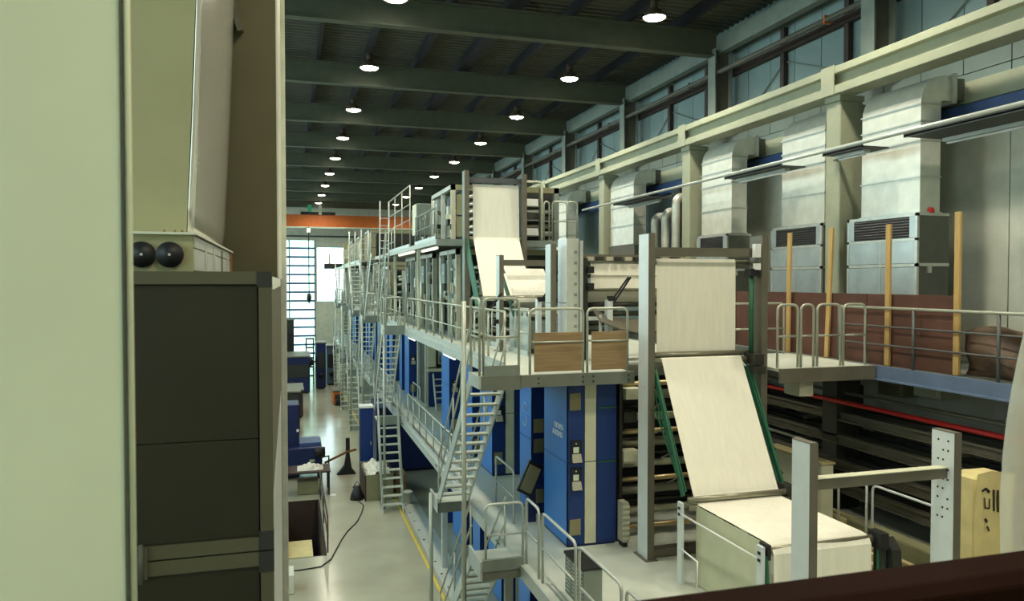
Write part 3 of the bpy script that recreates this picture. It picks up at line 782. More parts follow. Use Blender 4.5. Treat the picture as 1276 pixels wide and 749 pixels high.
for (y0, y1, z0, z1, mt, nm, lb) in ((12.2, 12.9, 5.6, 6.0, 'cream', 'junction_box', 'small cream junction box on the wall below the catwalk'), (13.2, 13.9, 5.5, 6.05, 'olive', 'junction_box', 'olive junction box on the wall below the catwalk'),
                           (10.3, 11.0, 5.45, 5.95, 'galv', 'pump_unit', 'small galvanised pump box on the wall below the catwalk')):
    o = tag(B(bx(12.6, 13.14, y0, y1, z0, z1), nm, mt, bevel=.02), lb, 'box')
    B(bx(12.57, 12.6, y0+.06, y1-.06, z0+.06, z1-.06), 'lid', mt, o)
# concrete ledge + machine blocks by the rails
tag(B(bx(11.25, 12.0, 8.6, 10.5, MZ, 3.42), 'rail_crate', 'steelbrown', bevel=.02), 'low brown crate at the foot of the rail rack', 'crate')
t = thing('cable_cabinet', 'low cream cabinet beside the floor rails behind the sloping web', 'cabinet', (10.6, 14, MZ))
B(bx(10.42, 10.72, 13.0, 14.9, MZ+.08, 4.25), 'body', 'cream', t, bevel=.02); B(bx(10.4, 10.74, 12.98, 14.92, 4.25, 4.29), 'lid', 'raillit', t)
B(bx(10.46, 10.68, 13.1, 14.8, MZ, MZ+.08), 'plinth', 'black', t)
tag(B(bx(10.35, 10.68, 9.9, 12.2, MZ, 3.4), 'trough_box', 'olive', bevel=.02), 'olive trough box between the floor rails', 'box')
for hk, (y0, y1) in enumerate(((12.35, 11.6), (11.45, 9.95), (9.8, 9.62))):
    hoop((10.3, y0, MZ), (10.3, y1, MZ), 1.25, 'grey guard hoop between the floor rails, %s' % ('narrow one by the trough box end', 'beside the olive trough box', 'next to the printed sack')[hk], 'floor rail hoops', 'postwhite', mids=())
hoop((10.0, 15.5, MZ), (10.0, 13.0, MZ), 1.8, 'pale guard hoop behind the inclined paper web', None, 'railgrey', mids=())

# ================================================================== WEB TOWERS AND PAPER WEBS
def channel_post(name, x, w, y0, y1, z0, z1, mt, parent, holes=0):
    m = MB(); t_ = .018
    m.box(x, x+t_, y0, y1, z0, z1)                     # plate facing the aisle
    m.box(x+t_, x+w, y0, y0+t_, z0, z1); m.box(x+t_, x+w, y1-t_, y1, z0, z1)
    o = B(m, name, mt, parent)
    B(bx(x-.005, x+w+.005, y0-.006, y0, z0, z1), 'shade_front', 'steelbrown', o)  # brown skin paints the shade on the side turned from the daylight
    B(bx(x-.004, x+w, y0, y1, z1, z1+.012), 'cap', 'steelbrown', o)
    B(bx(x-.06, x+w+.06, y0-.05, y1+.05, z0, z0+.02), 'foot_plate', 'steelbrown', o)
    for k in range(holes):
        for yy in (y0+.10, y0+.18, y0+.26):
            if (k + int(yy*100)) % 3: B(MB().tube([(x-.004, yy, z1-.12-k*.13), (x+.002, yy, z1-.12-k*.13)], .016, 6), 'hole', 'black', o)
    return o
t = thing('web_tower', 'tall steel portal tower guiding the hanging paper web', 'tower', (7.3, 12.5, MZ))
channel_post('post', 6.12, .12, 12.22, 12.62, MZ, 8.85, 'postwhite', t)
B(bx(6.24, 6.27, 12.5, 12.66, MZ, 8.8), 'post_web', 'steel', t)
channel_post('post', 8.44, .12, 12.22, 12.62, MZ, 8.85, 'steelbrown', t)  # whole post coloured brown for the shadow on its aisle face
B(bx(6.22, 8.46, 12.36, 12.48, 8.46, 8.62), 'crossbar', 'steelbrown', t)
B(bx(6.22, 8.46, 12.30, 12.5, MZ+.02, MZ+.16), 'sill', 'steelbrown', t)
B(bx(8.28, 8.40, 12.2, 12.3, 8.45, 8.70), 'sensor_box', 'white', t)
B(bx(8.30, 8.40, 12.2, 12.3, 8.22, 8.34), 'sensor_box', 'white', t)
B(bx(8.22, 8.40, 12.25, 12.45, 8.10, 8.24), 'bearing', 'black', t)
for (y, z) in ((12.50, 6.66), (12.40, 6.55)):
    B(MB().tube([(6.27, y, z), (8.40, y, z)], .055, 12), 'roller', 'roller', t, True)
B(MB().tube([(6.27, 12.6, 8.36), (8.40, 12.6, 8.36)], .05, 12), 'roller', 'roller', t, True)
B(MB().tube([(8.30, 12.35, 6.6), (8.30, 12.35, 8.2)], .045, 8), 'tape_guide', 'green', t, True)
B(MB().tube([(6.32, 12.42, 6.6), (6.32, 12.42, 8.45)], .018, 8), 'tape_guide', 'green', t, True)
for (x, y) in ((8.22, 12.3),):
    B(bx(x, x+.2, y-.2, y+.15, 6.46, 6.66), 'bearing', 'rollerdark', t)
    B(bx(x, x+.2, y-.25, y+.05, 6.30, 6.44), 'bearing', 'rollerdark', t)

def web(name, label, x0, x1, prof, wob=.0, nx=8):
    m = MB(); n = len(prof)
    # dense profile
    pts = []
    for k in range(n-1):
        L = math.dist(prof[k], prof[k+1]); s = max(1, int(L/.25))
        for j in range(s): pts.append((prof[k][0]+(prof[k+1][0]-prof[k][0])*j/s, prof[k][1]+(prof[k+1][1]-prof[k][1])*j/s))
    pts.append(prof[-1])
    def fn(u, v):
        i = round(v*(len(pts)-1)); y, z = pts[i]
        return (x0+(x1-x0)*u, y + wob*math.sin(u*7+i*.4), z)
    m.grid(fn, nx, len(pts)-1)
    o = tag(B(m, name, 'paper', smooth=False), label, 'paper web')
    md = o.modifiers.new('thick', 'SOLIDIFY'); md.thickness = .003; md.offset = 0
    return o
WXa, WXb = 6.44, 8.08
web('paper_web', 'cream paper web hanging straight inside the tall portal tower', WXa, WXb, [(12.66, 8.36), (12.63, 8.42), (12.57, 8.42), (12.54, 8.36), (12.53, 6.64)])
web('paper_web', 'cream paper web sloping from the portal tower down and over the folded box end', WXa, WXb,
    [(12.45, 6.48), (12.40, 6.62), (12.33, 6.60), (12.24, 6.42), (11.20, 4.44), (11.13, 4.34), (11.0, 4.32), (9.2, 4.32), (9.1, 4.31), (9.04, 4.27), (9.0, 4.2), (8.99, 3.05)], wob=.004)
o = tag(B(bx(6.415, 6.423, 9.04, 11.05, MZ+.02, 4.305), 'hanging_sheet', 'plasticsheet'), 'greenish cream sheet hanging below the level paper web on the aisle side', 'sheet')
ws = thing('web_stand', 'low white stand with rods holding the level paper web', 'stand', (7.2, 10, MZ))
for (x, y, z1) in ((6.16, 11.15, 4.36), (6.24, 9.05, 4.33)):
    B(bx(x, x+.05, y-.07, y+.07, MZ, z1), 'post', 'postwhite', ws, bevel=.005)
    for z in (z1-.10, z1-.20): B(bx(x-.012, x, y-.03, y+.03, z-.02, z+.02), 'slot', 'black', ws)
for (x, y, z1) in ((8.22, 11.15, 4.36), (8.22, 9.05, 4.33)):
    B(bx(x, x+.12, y-.07, y+.07, MZ, z1), 'post', 'darkmach', ws, bevel=.01)
B(MB().tube([(6.16, 11.1, 4.18), (6.24, 9.1, 4.14)], .016, 8), 'rod', 'white', ws, True)
B(MB().tube([(6.14, 11.1, 3.62), (6.12, 10.5, 3.60), (6.12, 10.5, 3.2)], .016, 8), 'rod', 'white', ws, True)
B(MB().tube([(6.3, 11.08, 4.27), (8.22, 11.08, 4.27)], .05, 12), 'roller', 'roller', ws, True)
B(MB().tube([(6.3, 9.09, 4.24), (8.22, 9.09, 4.24)], .06, 12), 'roller', 'roller', ws, True)
B(MB().tube([(6.3, 11.10, 4.395), (8.3, 11.10, 4.395)], .05, 12), 'roller', 'roller', ws, True)
B(bx(6.31, 6.36, 8.95, 9.15, 4.15, 4.36), 'bearing', 'black', ws)
B(bx(8.16, 8.30, 8.9, 9.15, 4.12, 4.36), 'bearing', 'black', ws)
B(bx(8.16, 8.32, 11.05, 11.35, 4.28, 4.50), 'bearing', 'rollerdark', ws)
for k in (0, 1): B(MB().tube([(6.31, 9.02-.04*k, 4.2), (6.33, 8.98-.12*k, 3.05)], .018, 6), 'tape', 'green', ws)
for k in (0, 1): B(MB().tube([(8.2+.05*k, 9.0, 4.2), (8.18+.16*k, 8.98, 3.05)], .018, 6), 'tape', 'green', ws)
B(MB().prism([(8.8, 3.0), (9.2, 3.0), (9.2, 4.2), (9.05, 4.25), (8.9, 4.1)], 'x', 8.36, 8.52), 'side_guard', 'darkmach', ws)
# green tape guides beside the slope
for sx, x in ((-1, 6.32), (1, 8.20)):
    t = thing('tape_guide_frame', 'dark green tape guides beside the %s edge of the sloping paper web' % ('aisle' if sx < 0 else 'catwalk'), 'tape guide', (x, 11.8, 4.4))
    for k in range(4):
        xx = x + sx*(.0+.035*k)
        B(MB().bar((xx, 12.36+.05*k, 6.5-.1*k), (xx-sx*.06*k, 11.22+.10*k, 4.5), .016, .035), 'tape', 'green', t)
    for k in range(5):
        f = .12+.19*k
        B(MB().tube([(x-sx*.0, 12.36-1.14*f, 6.5-2*f), (x+sx*.20, 12.5-1.14*f, 6.35-2*f)], .014, 6), 'cross_pin', 'rollerdark', t)
    B(MB().bar((x+sx*.04, 12.30, 6.4), (x+sx*.03, 11.26, 4.42), .03, .10), 'guide_beam', 'green', t)

# posts with perforated face and crossbar at the near end
t = thing('end_portal', 'near steel portal of two channel posts and a crossbar, one perforated', 'portal', (7.4, 8.1, MZ))
channel_post('post', 6.20, .11, 7.95, 8.30, MZ, 5.98, 'postwhite', t)
channel_post('post', 8.46, .11, 7.95, 8.32, MZ, 5.98, 'postwhite', t, holes=9)
B(bx(6.30, 8.48, 8.06, 8.16, 5.36, 5.50), 'crossbar', 'steelbrown', t)
B(bx(6.30, 8.48, 8.04, 8.18, 5.50, 5.512), 'crossbar_cap', 'cream', t)

# roller stack inside the press behind the tower
t = thing('roller_stack', 'dark press interior with brass lit rollers behind the tall portal tower', 'press', (7.2, 14, MZ))
B(bx(6.06, 6.12, 13.3, 15.0, MZ, 6.25), 'side_frame', 'darkmach', t)
B(bx(8.5, 8.6, 13.3, 15.0, MZ, 6.25), 'side_frame', 'darkmach', t)
B(bx(6.12, 8.5, 14.9, 15.0, MZ, 6.25), 'back_plate', 'black', t)
for k in range(13):
    z = MZ + .18 + k*.235
    y = 13.55 + .28*((k*7) % 4)/3
    r = (.05, .075, .04, .09)[k % 4]
    B(MB().tube([(6.12, y, z), (8.5, y, z)], r, 10), 'roller', ('brass', 'roller', 'rollerdark', 'cream')[(k*3) % 4], t, True)  # brass tone stands in for warm light caught on the rollers
B(bx(6.15, 6.5, 13.2, 13.5, 5.75, 5.95), 'motor', 'cream', t)  # top motor coloured cream in place of a light inside the press
B(bx(6.13, 6.4, 13.25, 13.6, 5.3, 5.5), 'motor', 'rollerdark', t)
B(bx(6.13, 6.45, 13.25, 13.5, 4.55, 4.75), 'motor', 'cream', t)
t = thing('heater_box', 'small pale ribbed box on the deck beside the blue lettered unit', 'heater', (6.02, 12.85, MZ))
B(bx(5.98, 6.10, 12.95, 13.2, MZ+.1, 3.85), 'body', 'keypad', t)
for k in range(7): B(bx(5.97, 6.11, 12.935, 12.95, MZ+.15+k*.1, MZ+.2+k*.1), 'rib', 'cream', t)
B(bx(6.0, 6.08, 12.98, 13.18, MZ, MZ+.1), 'foot', 'black', t)
# louvred box near mezzanine rail
t = thing('louvred_box', 'grey louvred box standing on the mezzanine behind the near guard hoops', 'louvred box', (4.45, 11, MZ))
B(bx(4.25, 4.55, 10.6, 11.4, MZ, 3.62), 'body', 'greypaint', t)
for k in range(9):
    for j in range(3): B(bx(4.235, 4.25, 10.64+j*.25, 10.84+j*.25, MZ+.07+k*.06, MZ+.095+k*.06), 'slat', 'steel', t)
B(bx(4.23, 4.57, 10.58, 11.42, 3.62, 3.66), 'lid', 'black', t)
# tilted console
t = thing('control_desk', 'small tilted control desk with an olive top between the blue units', 'desk', (4.8, 15.0, MZ))
B(bx(4.74, 4.90, 14.9, 15.1, MZ, 3.75), 'pedestal', 'navy', t)
B(MB().bar((4.62, 14.85, 3.62), (4.94, 15.0, 4.2), .34, .07, up=(0, 1, 0)), 'desk_top', 'black', t)
B(MB().bar((4.64, 14.81, 3.68), (4.90, 14.94, 4.14), .26, .06, up=(0, 1, 0)), 'key_field', 'grille', t)

# portal 3 (middle) + web
t = thing('middle_portal', 'light steel portal with crossbar standing over the walkway web', 'portal', (5.6, 17.4, UZ))
channel_post('post', 4.78, .10, 17.3, 17.6, UZ, 8.62, 'steel', t)
channel_post('post', 6.10, .10, 17.3, 17.6, UZ, 8.9, 'postwhite', t)
B(bx(4.88, 6.12, 17.38, 17.48, 8.38, 8.52), 'crossbar', 'steelbrown', t)
B(MB().tube([(4.9, 18.0, 8.26), (6.1, 18.0, 8.26)], .05, 10), 'roller', 'roller', t, True)
B(MB().tube([(4.9, 17.15, 7.62), (6.1, 17.15, 7.62)], .06, 10), 'roller', 'roller', t, True)
B(MB().bar((4.98, 17.9, 8.25), (5.12, 17.2, 7.2), .03, .12), 'tape_guide', 'green', t)
B(bx(4.66, 4.78, 17.35, 17.45, 7.0, 7.1), 'arm_mount', 'black', t)
for k in (0, 1): B(MB().tube([(4.55, 17.3, 7.35), (4.8+.05*k, 17.3, 7.72)], .018, 6), 'gas_strut', 'black', t)
web('paper_web', 'cream paper web passing under the crossbar of the middle portal', 5.08, 6.10, [(18.05, 8.2), (18.03, 8.31), (17.95, 8.32), (17.86, 8.24), (17.2, 7.68), (17.08, 7.6), (17.1, 7.52), (17.6, 7.30)])
t = thing('roller_bed', 'grey roller bed under the middle paper web on the upper walkway', 'roller bed', (5.7, 17.2, UZ))
B(bx(5.3, 6.3, 16.5, 17.8, UZ+.12, UZ+.72), 'bed', 'greypaint', t)
for k in range(4): B(MB().tube([(5.2, 16.45+k*.4, UZ+.9), (6.4, 16.45+k*.4, UZ+.9)], .05, 8), 'roller', 'roller', t, True)
for x in (5.2, 6.35): B(bx(x, x+.05, 16.4, 17.9, UZ, UZ+1.05), 'side_frame', 'greypale', t)

# box posts on walkway
for (a, mt, lb) in (((5.52, 5.78, 14.75, 15.3, UZ, 8.9), 'postwhite', 'broad white box column on the upper walkway beside the boards'), ((5.22, 5.34, 14.9, 15.25, UZ, 8.78), 'steel', 'slim grey column next to the broad white box column')):
    t = thing('box_column', lb, 'column', ((a[0]+a[1])/2, a[2], UZ))
    B(bx(*a), 'shaft', mt, t, bevel=.01)
    B(bx(a[0]-.003, a[1]+.003, a[2]-.003, a[3]+.003, 7.55, 7.565), 'joint', 'raildark', t)
    B(bx(a[0]-.003, a[1]+.003, a[2]-.006, a[2], UZ, a[5]), 'shade_front', 'steelbrown' if mt == 'steel' else 'greypale', t)  # darker skin paints shade on the near face of the column
    if a[1] > 5.7:
        for k in range(10): B(bx(5.68, 5.74, 14.735, 14.745, 6.6+k*.22, 6.66+k*.22), 'slot', 'greypaint', t)
        B(bx(5.80, 5.86, 14.7, 14.95, UZ, 8.85), 'side_channel', 'steel', t)
t = thing('strut_post', 'short white post with two black gas struts beside the web bank', 'post', (6.42, 14.7, UZ))
B(bx(6.38, 6.50, 14.62, 14.78, UZ, 7.62), 'shaft', 'postwhite', t)
B(bx(6.40, 6.55, 14.6, 14.7, 7.60, 7.70), 'pivot', 'black', t)
for k in (0, 1): B(MB().tube([(6.47+.05*k, 14.6, 7.62-.05*k), (6.80+.05*k, 14.5, 8.1)], .022, 6), 'gas_strut', 'black', t)
t = thing('strut_post', 'short white post with a black strut near the middle portal', 'post', (5.3, 16.2, UZ))
B(bx(5.26, 5.36, 15.9, 16.05, UZ, 7.6), 'shaft', 'postwhite', t)
B(bx(5.27, 5.44, 15.88, 15.98, 7.56, 7.66), 'pivot', 'black', t)
for k in (0, 1): B(MB().tube([(5.36+.05*k, 15.9, 7.6-.05*k), (5.64+.05*k, 15.8, 8.05)], .02, 6), 'gas_strut', 'black', t)
# web bank behind tower
t = thing('web_bank', 'bank of rollers carrying stacked cream webs behind the portal tower', 'roller bank', (7, 15.4, UZ))
B(bx(5.95, 6.05, 14.9, 15.8, UZ, 8.5), 'side_frame', 'darkmach', t)
B(bx(8.3, 8.4, 14.9, 15.8, UZ, 8.5), 'side_frame', 'darkmach', t)
B(bx(5.95, 8.4, 15.0, 15.1, 8.44, 8.58), 'top_beam', 'steelbrown', t)
for k in range(11): B(bx(6.05+k*.22, 6.2+k*.22, 14.93, 15.0, 8.45, 8.53), 'ink_key', 'rollerdark' if k % 2 else 'keypad', t)
for z in (8.38, 8.12, 7.84): B(MB().tube([(6.05, 15.1, z), (8.3, 15.1, z)], .05, 10), 'roller', 'roller', t, True)
for z in (7.5, 7.3, 7.1, 6.9): B(MB().tube([(6.05, 15.3, z), (8.3, 15.3, z)], .06, 10), 'roller', 'rollerdark', t, True)
for z in (8.25, 7.9): B(bx(6.02, 6.16, 14.82, 14.95, z-.07, z+.07), 'bearing', 'black', t)
web('paper_web', 'cream paper web stretched over the roller bank behind the white box column', 6.16, 8.2, [(15.2, 8.42), (15.08, 8.43), (15.03, 8.38), (15.0, 8.14), (15.03, 8.10), (15.02, 7.86), (15.1, 7.80), (15.5, 7.5)])
t = thing('drape_tray', 'grey sagging tray below the roller bank', 'tray', (6.8, 14.6, UZ))
def sag(u, v): return (6.12+1.9*u, 14.35+.5*v, UZ + .85 - .25*math.sin(u*math.pi) + .25*v)
o = B(MB().grid(sag, 10, 3), 'tray_sheet', 'steelbrown', t); o.modifiers.new('thick', 'SOLIDIFY').thickness = .02
for x in (6.15, 7.95): B(bx(x, x+.05, 14.5, 14.55, UZ, UZ+.98), 'leg', 'steel', t)

# tower 2 + gallery
t = thing('gallery_tower', 'tall grey portal at the gallery front holding a paper web', 'tower', (5.8, 20.4, UZ))
channel_post('post', 4.60, .12, 20.2, 20.5, UZ, 11.02, 'greypaint', t)
channel_post('post', 6.24, .13, 20.2, 20.5, UZ, 10.98, 'raildark', t)
B(bx(4.72, 6.24, 20.3, 20.42, 10.72, 10.86), 'crossbar', 'raildark', t)
for (y, z) in ((20.42, 10.62), (20.35, 9.2)): B(MB().tube([(4.72, y, z), (6.26, y, z)], .05, 10), 'roller', 'cream', t, True)
B(MB().tube([(4.72, 19.3, 7.66), (6.3, 19.3, 7.66)], .05, 10), 'roller', 'roller', t, True)
B(MB().bar((4.66, 20.3, 9.1), (4.72, 19.2, 7.4), .03, .34), 'tape_guide', 'green', t)
web('paper_web', 'cream paper web hung from the gallery tower and sloping to the walkway', 4.86, 6.18, [(20.5, 10.55), (20.46, 10.68), (20.38, 10.68), (20.34, 10.6), (20.30, 9.22), (20.26, 9.14), (19.26, 7.72), (19.2, 7.62), (19.4, 7.5)])

gal = thing('gallery_deck', 'grey steel gallery deck high on the press line', 'gallery', (6, 30, GZ-.25))
B(bx(3.93, 4.55, 20.6, 36, GZ-.05, GZ), 'deck_plate', 'deckedge', gal)
B(bx(4.55, 8.15, 20.6, 36, GZ-.05, GZ), 'deck_plate', 'deckedge', gal)
B(bx(3.90, 8.2, 20.54, 20.6, GZ-.18, GZ), 'front_beam', 'greypaint', gal)
B(bx(3.88, 3.93, 20.6, 36, GZ-.14, GZ), 'edge_plate', 'greypale', gal)
B(bx(3.93, 9.0, 44, 68, GZ-.05, GZ), 'deck_plate', 'deckedge', gal)
B(bx(3.88, 3.93, 44, 68, GZ-.18, GZ), 'edge_plate', 'steel', gal)
pq = -1
for (x, y) in ((4.05, 24.8), (4.05, 30.5), (8.0, 21), (8.0, 30), (4.05, 46), (4.05, 56), (4.05, 66), (8.0, 50), (8, 66)):
    pq += 1; tag(B(bx(x, x+.1, y, y+.12, UZ, GZ-.05), 'gallery_post', 'cream'), 'cream square post under the gallery deck on the %s side, %s post' % ('aisle' if x < 5 else 'wall', ORD[pq]), 'post', 'gallery posts')
for x, ya, yb in ((4.05, 25.5, 29.0), (4.25, 22.4, 25.0)):
    B(MB().tube([(x, ya, GZ-.16), (x, yb, GZ-.16)], .05, 8), 'light_tube', 'tube', gal, True)
railing((3.97, 25.8, GZ), (3.97, 31.5, GZ), 2.1, 3, 'tall pale guard railing on the aisle edge of the gallery', None, mids=(.7, .45))
railing((3.97, 21.0, GZ), (3.97, 24.6, GZ), .9, 4, 'low grey railing in front of the grey gallery cabinet', None, mt='greypaint')
railing((4.4, 33, GZ), (4.4, 36, GZ), 1.1, 3, 'pale gallery railing seen against the orange crane', None, mids=(.5,))
railing((3.97, 45, GZ), (3.97, 60, GZ), 1.1, 10, 'distant pale railing along the far gallery', None)
for (a, b, ll) in ((7.08, 7.24, 'narrowest'), (7.33, 7.78, 'widest'), (7.8, 8.1, 'outermost')): hoop((a, 20.8, GZ), (b, 20.8, GZ), 1.15, ll + ' grey guard hoop at the wall end of the gallery front', 'gallery end hoops')
hoop((6.40, 20.7, GZ), (6.98, 20.7, GZ), 1.68, 'tall bent tube frame beside the gallery tower', None, 'cream', r=.035, mids=())
t = thing('drive_cabinet', 'grey two door cabinet on the gallery with a white side', 'cabinet', (4.25, 25, GZ))
B(bx(4.02, 4.52, 24.7, 25.5, GZ+.35, 10.56), 'body', 'greypaint', t, bevel=.02)
B(bx(4.0, 4.02, 24.72, 25.48, GZ+.37, 10.54), 'side_panel', 'cream', t)
for (a, b) in ((GZ+.37, 10.03), (10.05, 10.54)): B(bx(4.05, 4.5, 24.68, 24.7, a, b), 'door', 'greypaint', t)
B(bx(4.2, 4.24, 24.66, 24.68, 10.02, 10.08), 'lock', 'white', t)
for (x, y) in ((4.06, 24.75), (4.44, 24.75), (4.06, 25.4), (4.44, 25.4)): B(bx(x, x+.05, y, y+.05, GZ, GZ+.36), 'leg', 'raildark', t)

# ------------------------------------------------------------------ upper press machinery (grey/olive units)
def upper_unit(y, z0, h, label, group=None, x0=4.6, dep=2.6, seed=0, detail=2):
    rnd = random.Random(seed)
    t = thing('upper_press_unit', label, 'press unit', (x0+1.6, y+dep/2, z0), group)
    B(bx(x0+.5, x0+3.2, y+.35, y+dep-.1, z0+.1, z0+h-.1), 'core', 'darkmach', t)
    for (a, w, mt) in ((0, .12, 'keypad'), (dep*.45, .08, 'greypale'), (dep-.12, .12, 'keypad')):
        B(bx(x0, x0+.12, y+a, y+a+w, z0, z0+h), 'frame_post', mt, t)
    B(bx(x0+3.1, x0+3.25, y, y+.14, z0, z0+h), 'frame_post', 'greypaint', t)
    B(bx(x0, x0+3.25, y, y+.12, z0+h-.16, z0+h), 'top_beam', 'olive', t)
    B(bx(x0, x0+.12, y, y+dep, z0+h-.12, z0+h), 'side_beam', 'greypale', t)
    # side panels facing the aisle
    n = 3
    for k in range(n):
        a = z0+.15+k*(h-.35)/n; b = a+(h-.35)/n-.06
        B(bx(x0+.16, x0+.2, y+.16, y+dep*.45-.03, a, b), 'side_panel', rnd.choice(('keypad', 'olive', 'darkmach', 'greypaint', 'black')), t)
        B(bx(x0+.20, x0+.24, y+dep*.45+.13, y+dep-.17, a, b), 'side_panel', rnd.choice(('olive', 'darkmach', 'darkmach', 'greypaint', 'black')), t)
    if detail:
        for k in range(14):
            yy = y+.2+rnd.random()*(dep-.6); zz = z0+.2+rnd.random()*(h-.7); w = .08+.22*rnd.random(); hh = .06+.3*rnd.random()
            B(bx(x0+.02+.1*rnd.random(), x0+.24, yy, yy+w, zz, zz+hh), 'fitting', rnd.choice(('galv', 'cream', 'black', 'olive', 'keypad', 'darkmach', 'brass')), t)
    # front: olive doors, rollers, electric boxes
    for k in range(2):
        a = z0+.12+k*(h-.35)/2
        B(bx(x0+.16, x0+.42, y+.02, y+.10, a, a+(h-.35)/2-.05), 'front_door', 'olive', t)
    if detail:
        for k in range(5):
            z = z0+.25+k*(h-.5)/5
            B(MB().tube([(x0+.55, y+.12+.1*(k % 2), z), (x0+3.1, y+.12+.1*(k % 2), z)], .07, 8), 'roller', rnd.choice(('roller', 'galv', 'rollerdark')), t, True)
            B(MB().tube([(x0+.50, y+.1, z+.12), (x0+.66, y-.02, z+.16)], .05, 8), 'cylinder', 'galv', t, True)
        B(bx(x0+.7, x0+.9, y, y+.12, z0+.1, z0+h-.2), 'cable_duct', 'greypale', t)
        B(bx(x0-.06, x0+.06, y+dep*.55, y+dep*.72, z0+h*.62, z0+h*.85), 'terminal_box', 'greypaint', t)
        B(MB().tube([(x0-.07, y+dep*.62, z0+h*.74), (x0-.05, y+dep*.62, z0+h*.74)], .04, 8), 'dial', 'white', t)
        for k in range(2):
            B(MB().tube([(x0-.03, y+dep*.8+k*.1, z0+.1), (x0-.03, y+dep*.8+k*.1, z0+h-.2)], .025, 6), 'pipe', 'galv', t, True)
        B(bx(x0-.02, x0+.12, y+.02, y+.12, z0+h*.2, z0+h*.3), 'valve', 'black', t)
    return t
upper_unit(21.3, UZ, 2.6, 'cream and olive machine frame right under the gallery front', seed=1)
upper_unit(25.0, UZ, 2.6, 'cream and grey machine frame under the middle of the gallery', seed=2)
upper_unit(28.6, UZ, 2.6, 'grey machine frame under the back of the gallery', seed=3)
upper_unit(21.25, GZ, 1.6, 'olive topped machine frame standing on the gallery front', seed=4, x0=4.45, dep=3.2)
upper_unit(25.9, GZ, 1.5, 'grey machine frame standing behind the gallery cabinet', seed=5, x0=4.9, dep=3.0)
for k in range(8):
    upper_unit(37 + k*4.1, UZ, 2.4 + .3*(k % 2), 'grey machine frame on the upper deck, %s behind the gallery' % ORD[k], 'distant upper machine frames', seed=10+k, detail=1 if k < 4 else 0)
for k in range(3): upper_unit(46+k*6, GZ, 1.9, 'grey machine frame on the far gallery, %s along it' % ORD[k], 'far gallery machine frames', seed=30+k, detail=0)
# shelving right of tower 2
t = thing('gallery_rack', 'grey rack with white boxes beside the gallery tower', 'rack', (6.8, 21.1, GZ))
for x in (6.5, 7.0): B(bx(x, x+.05, 21.0, 21.05, GZ, 10.7), 'upright', 'raildark', t)
for z in (9.35, 9.8, 10.2): 
    B(bx(6.5, 7.05, 21.0, 21.18, z-.03, z), 'shelf', 'greypaint', t)
    B(bx(6.57, 6.97, 21.0, 21.17, z, z+.2), 'white_box', 'white' if z != 9.8 else 'rollerdark', t)
# gallery stairs
stair(3.25, 3.86, 31.6, GZ, 34.6, UZ, 13, 'pale stair from the walkway up to the gallery', rails=(1, 1))
stair(3.25, 3.86, 44.2, GZ, 41.0, UZ, 13, 'pale stair up to the far gallery at its near end', 'distant gallery stairs')
stair(3.25, 3.86, 57.2, GZ, 54.0, UZ, 13, 'pale stair up to the middle of the far gallery', 'distant gallery stairs')
for Y, h, ll in ((30.4, 11.2, 'beside the gallery stair'), (38.6, 10.6, 'behind the gallery stair'), (46.5, 11.0, 'at the far gallery')):
    t = thing('access_ladder', 'pale steel access ladder rising ' + ll, 'ladder', (3.7, Y, UZ), 'access ladders')
    for x in (3.5, 3.85): B(MB().tube([(x, Y+1.0, UZ), (x, Y+.3, UZ+2.5), (x, Y+.1, h)], .03, 8), 'stile', 'steel', t, True)
    n = int((h-UZ-.5)/.3)
    for k in range(n):
        z = UZ+.3+k*.3; f = min(1, (z-UZ)/2.5)
        B(MB().tube([(3.5, Y+1.0-.7*f, z), (3.85, Y+1.0-.7*f, z)], .018, 6), 'rung', 'steel', t, True)

# ================================================================== AISLE
t = thing('blue_winder', 'navy blue machine standing beside the aisle with a stepped top', 'machine', (.5, 32.5, 0))
B(bx(-.7, .36, 31.9, 33.2, .05, 3.0), 'tall_body', 'navy', t, bevel=.03)
B(bx(-.7, 1.25, 31.5, 33.6, .35, 1.30), 'low_body', 'navy', t, bevel=.03)
B(bx(.36, 1.2, 31.9, 33.2, 1.30, 1.42), 'pale_top', 'wallblue', t)
B(bx(.25, .35, 31.87, 31.9, 1.9, 2.0), 'indicator', 'white', t)
B(bx(.75, .95, 31.46, 31.5, .72, .82), 'name_plate', 'keypad', t)
B(MB().tube([(.95, 31.3, 1.15), (1.35, 31.3, 1.15)], .20, 14), 'winder_wheel', 'black', t, True)
for x in (-.5, 1.05): B(bx(x, x+.14, 31.6, 31.75, 0, .36), 'foot', 'black', t)
B(MB().tube([(1.2, 31.4, .0), (1.2, 31.4, .9), (1.5, 31.4, .95), (1.5, 31.4, 0)], .04, 8), 'guard_bar', 'black', t, True)
t = thing('steel_bench', 'dark steel bench with paper pile standing behind the stair pit', 'bench', (.6, 29.5, 0))
B(bx(-.75, 1.45, 29.0, 30.2, .86, .92), 'top', 'pitbrown', t)
for (x, y) in ((-.7, 29.05), (1.36, 29.05), (-.7, 30.1), (1.36, 30.1)): B(bx(x, x+.06, y, y+.06, 0, .86), 'leg', 'black', t)
B(bx(.25, 1.0, 29.3, 30.0, .02, .5), 'crate', 'olive', t)
def pile(u, v): return (.25+.95*u, 29.2+.8*v, .93 + .18*math.sin(u*math.pi)*math.sin(v*math.pi) + .05*math.sin(u*17)*math.sin(v*13))
tag(B(MB().grid(pile, 14, 10), 'paper_pile', 'paperpile'), 'loose pale paper heap on the dark steel bench', 'paper')
railing((1.04, 22.7, .05), (1.04, 28.3, .05), 1.05, 2, 'dark brown rail around the aisle side of the stair pit', None, mt='pitbrown')
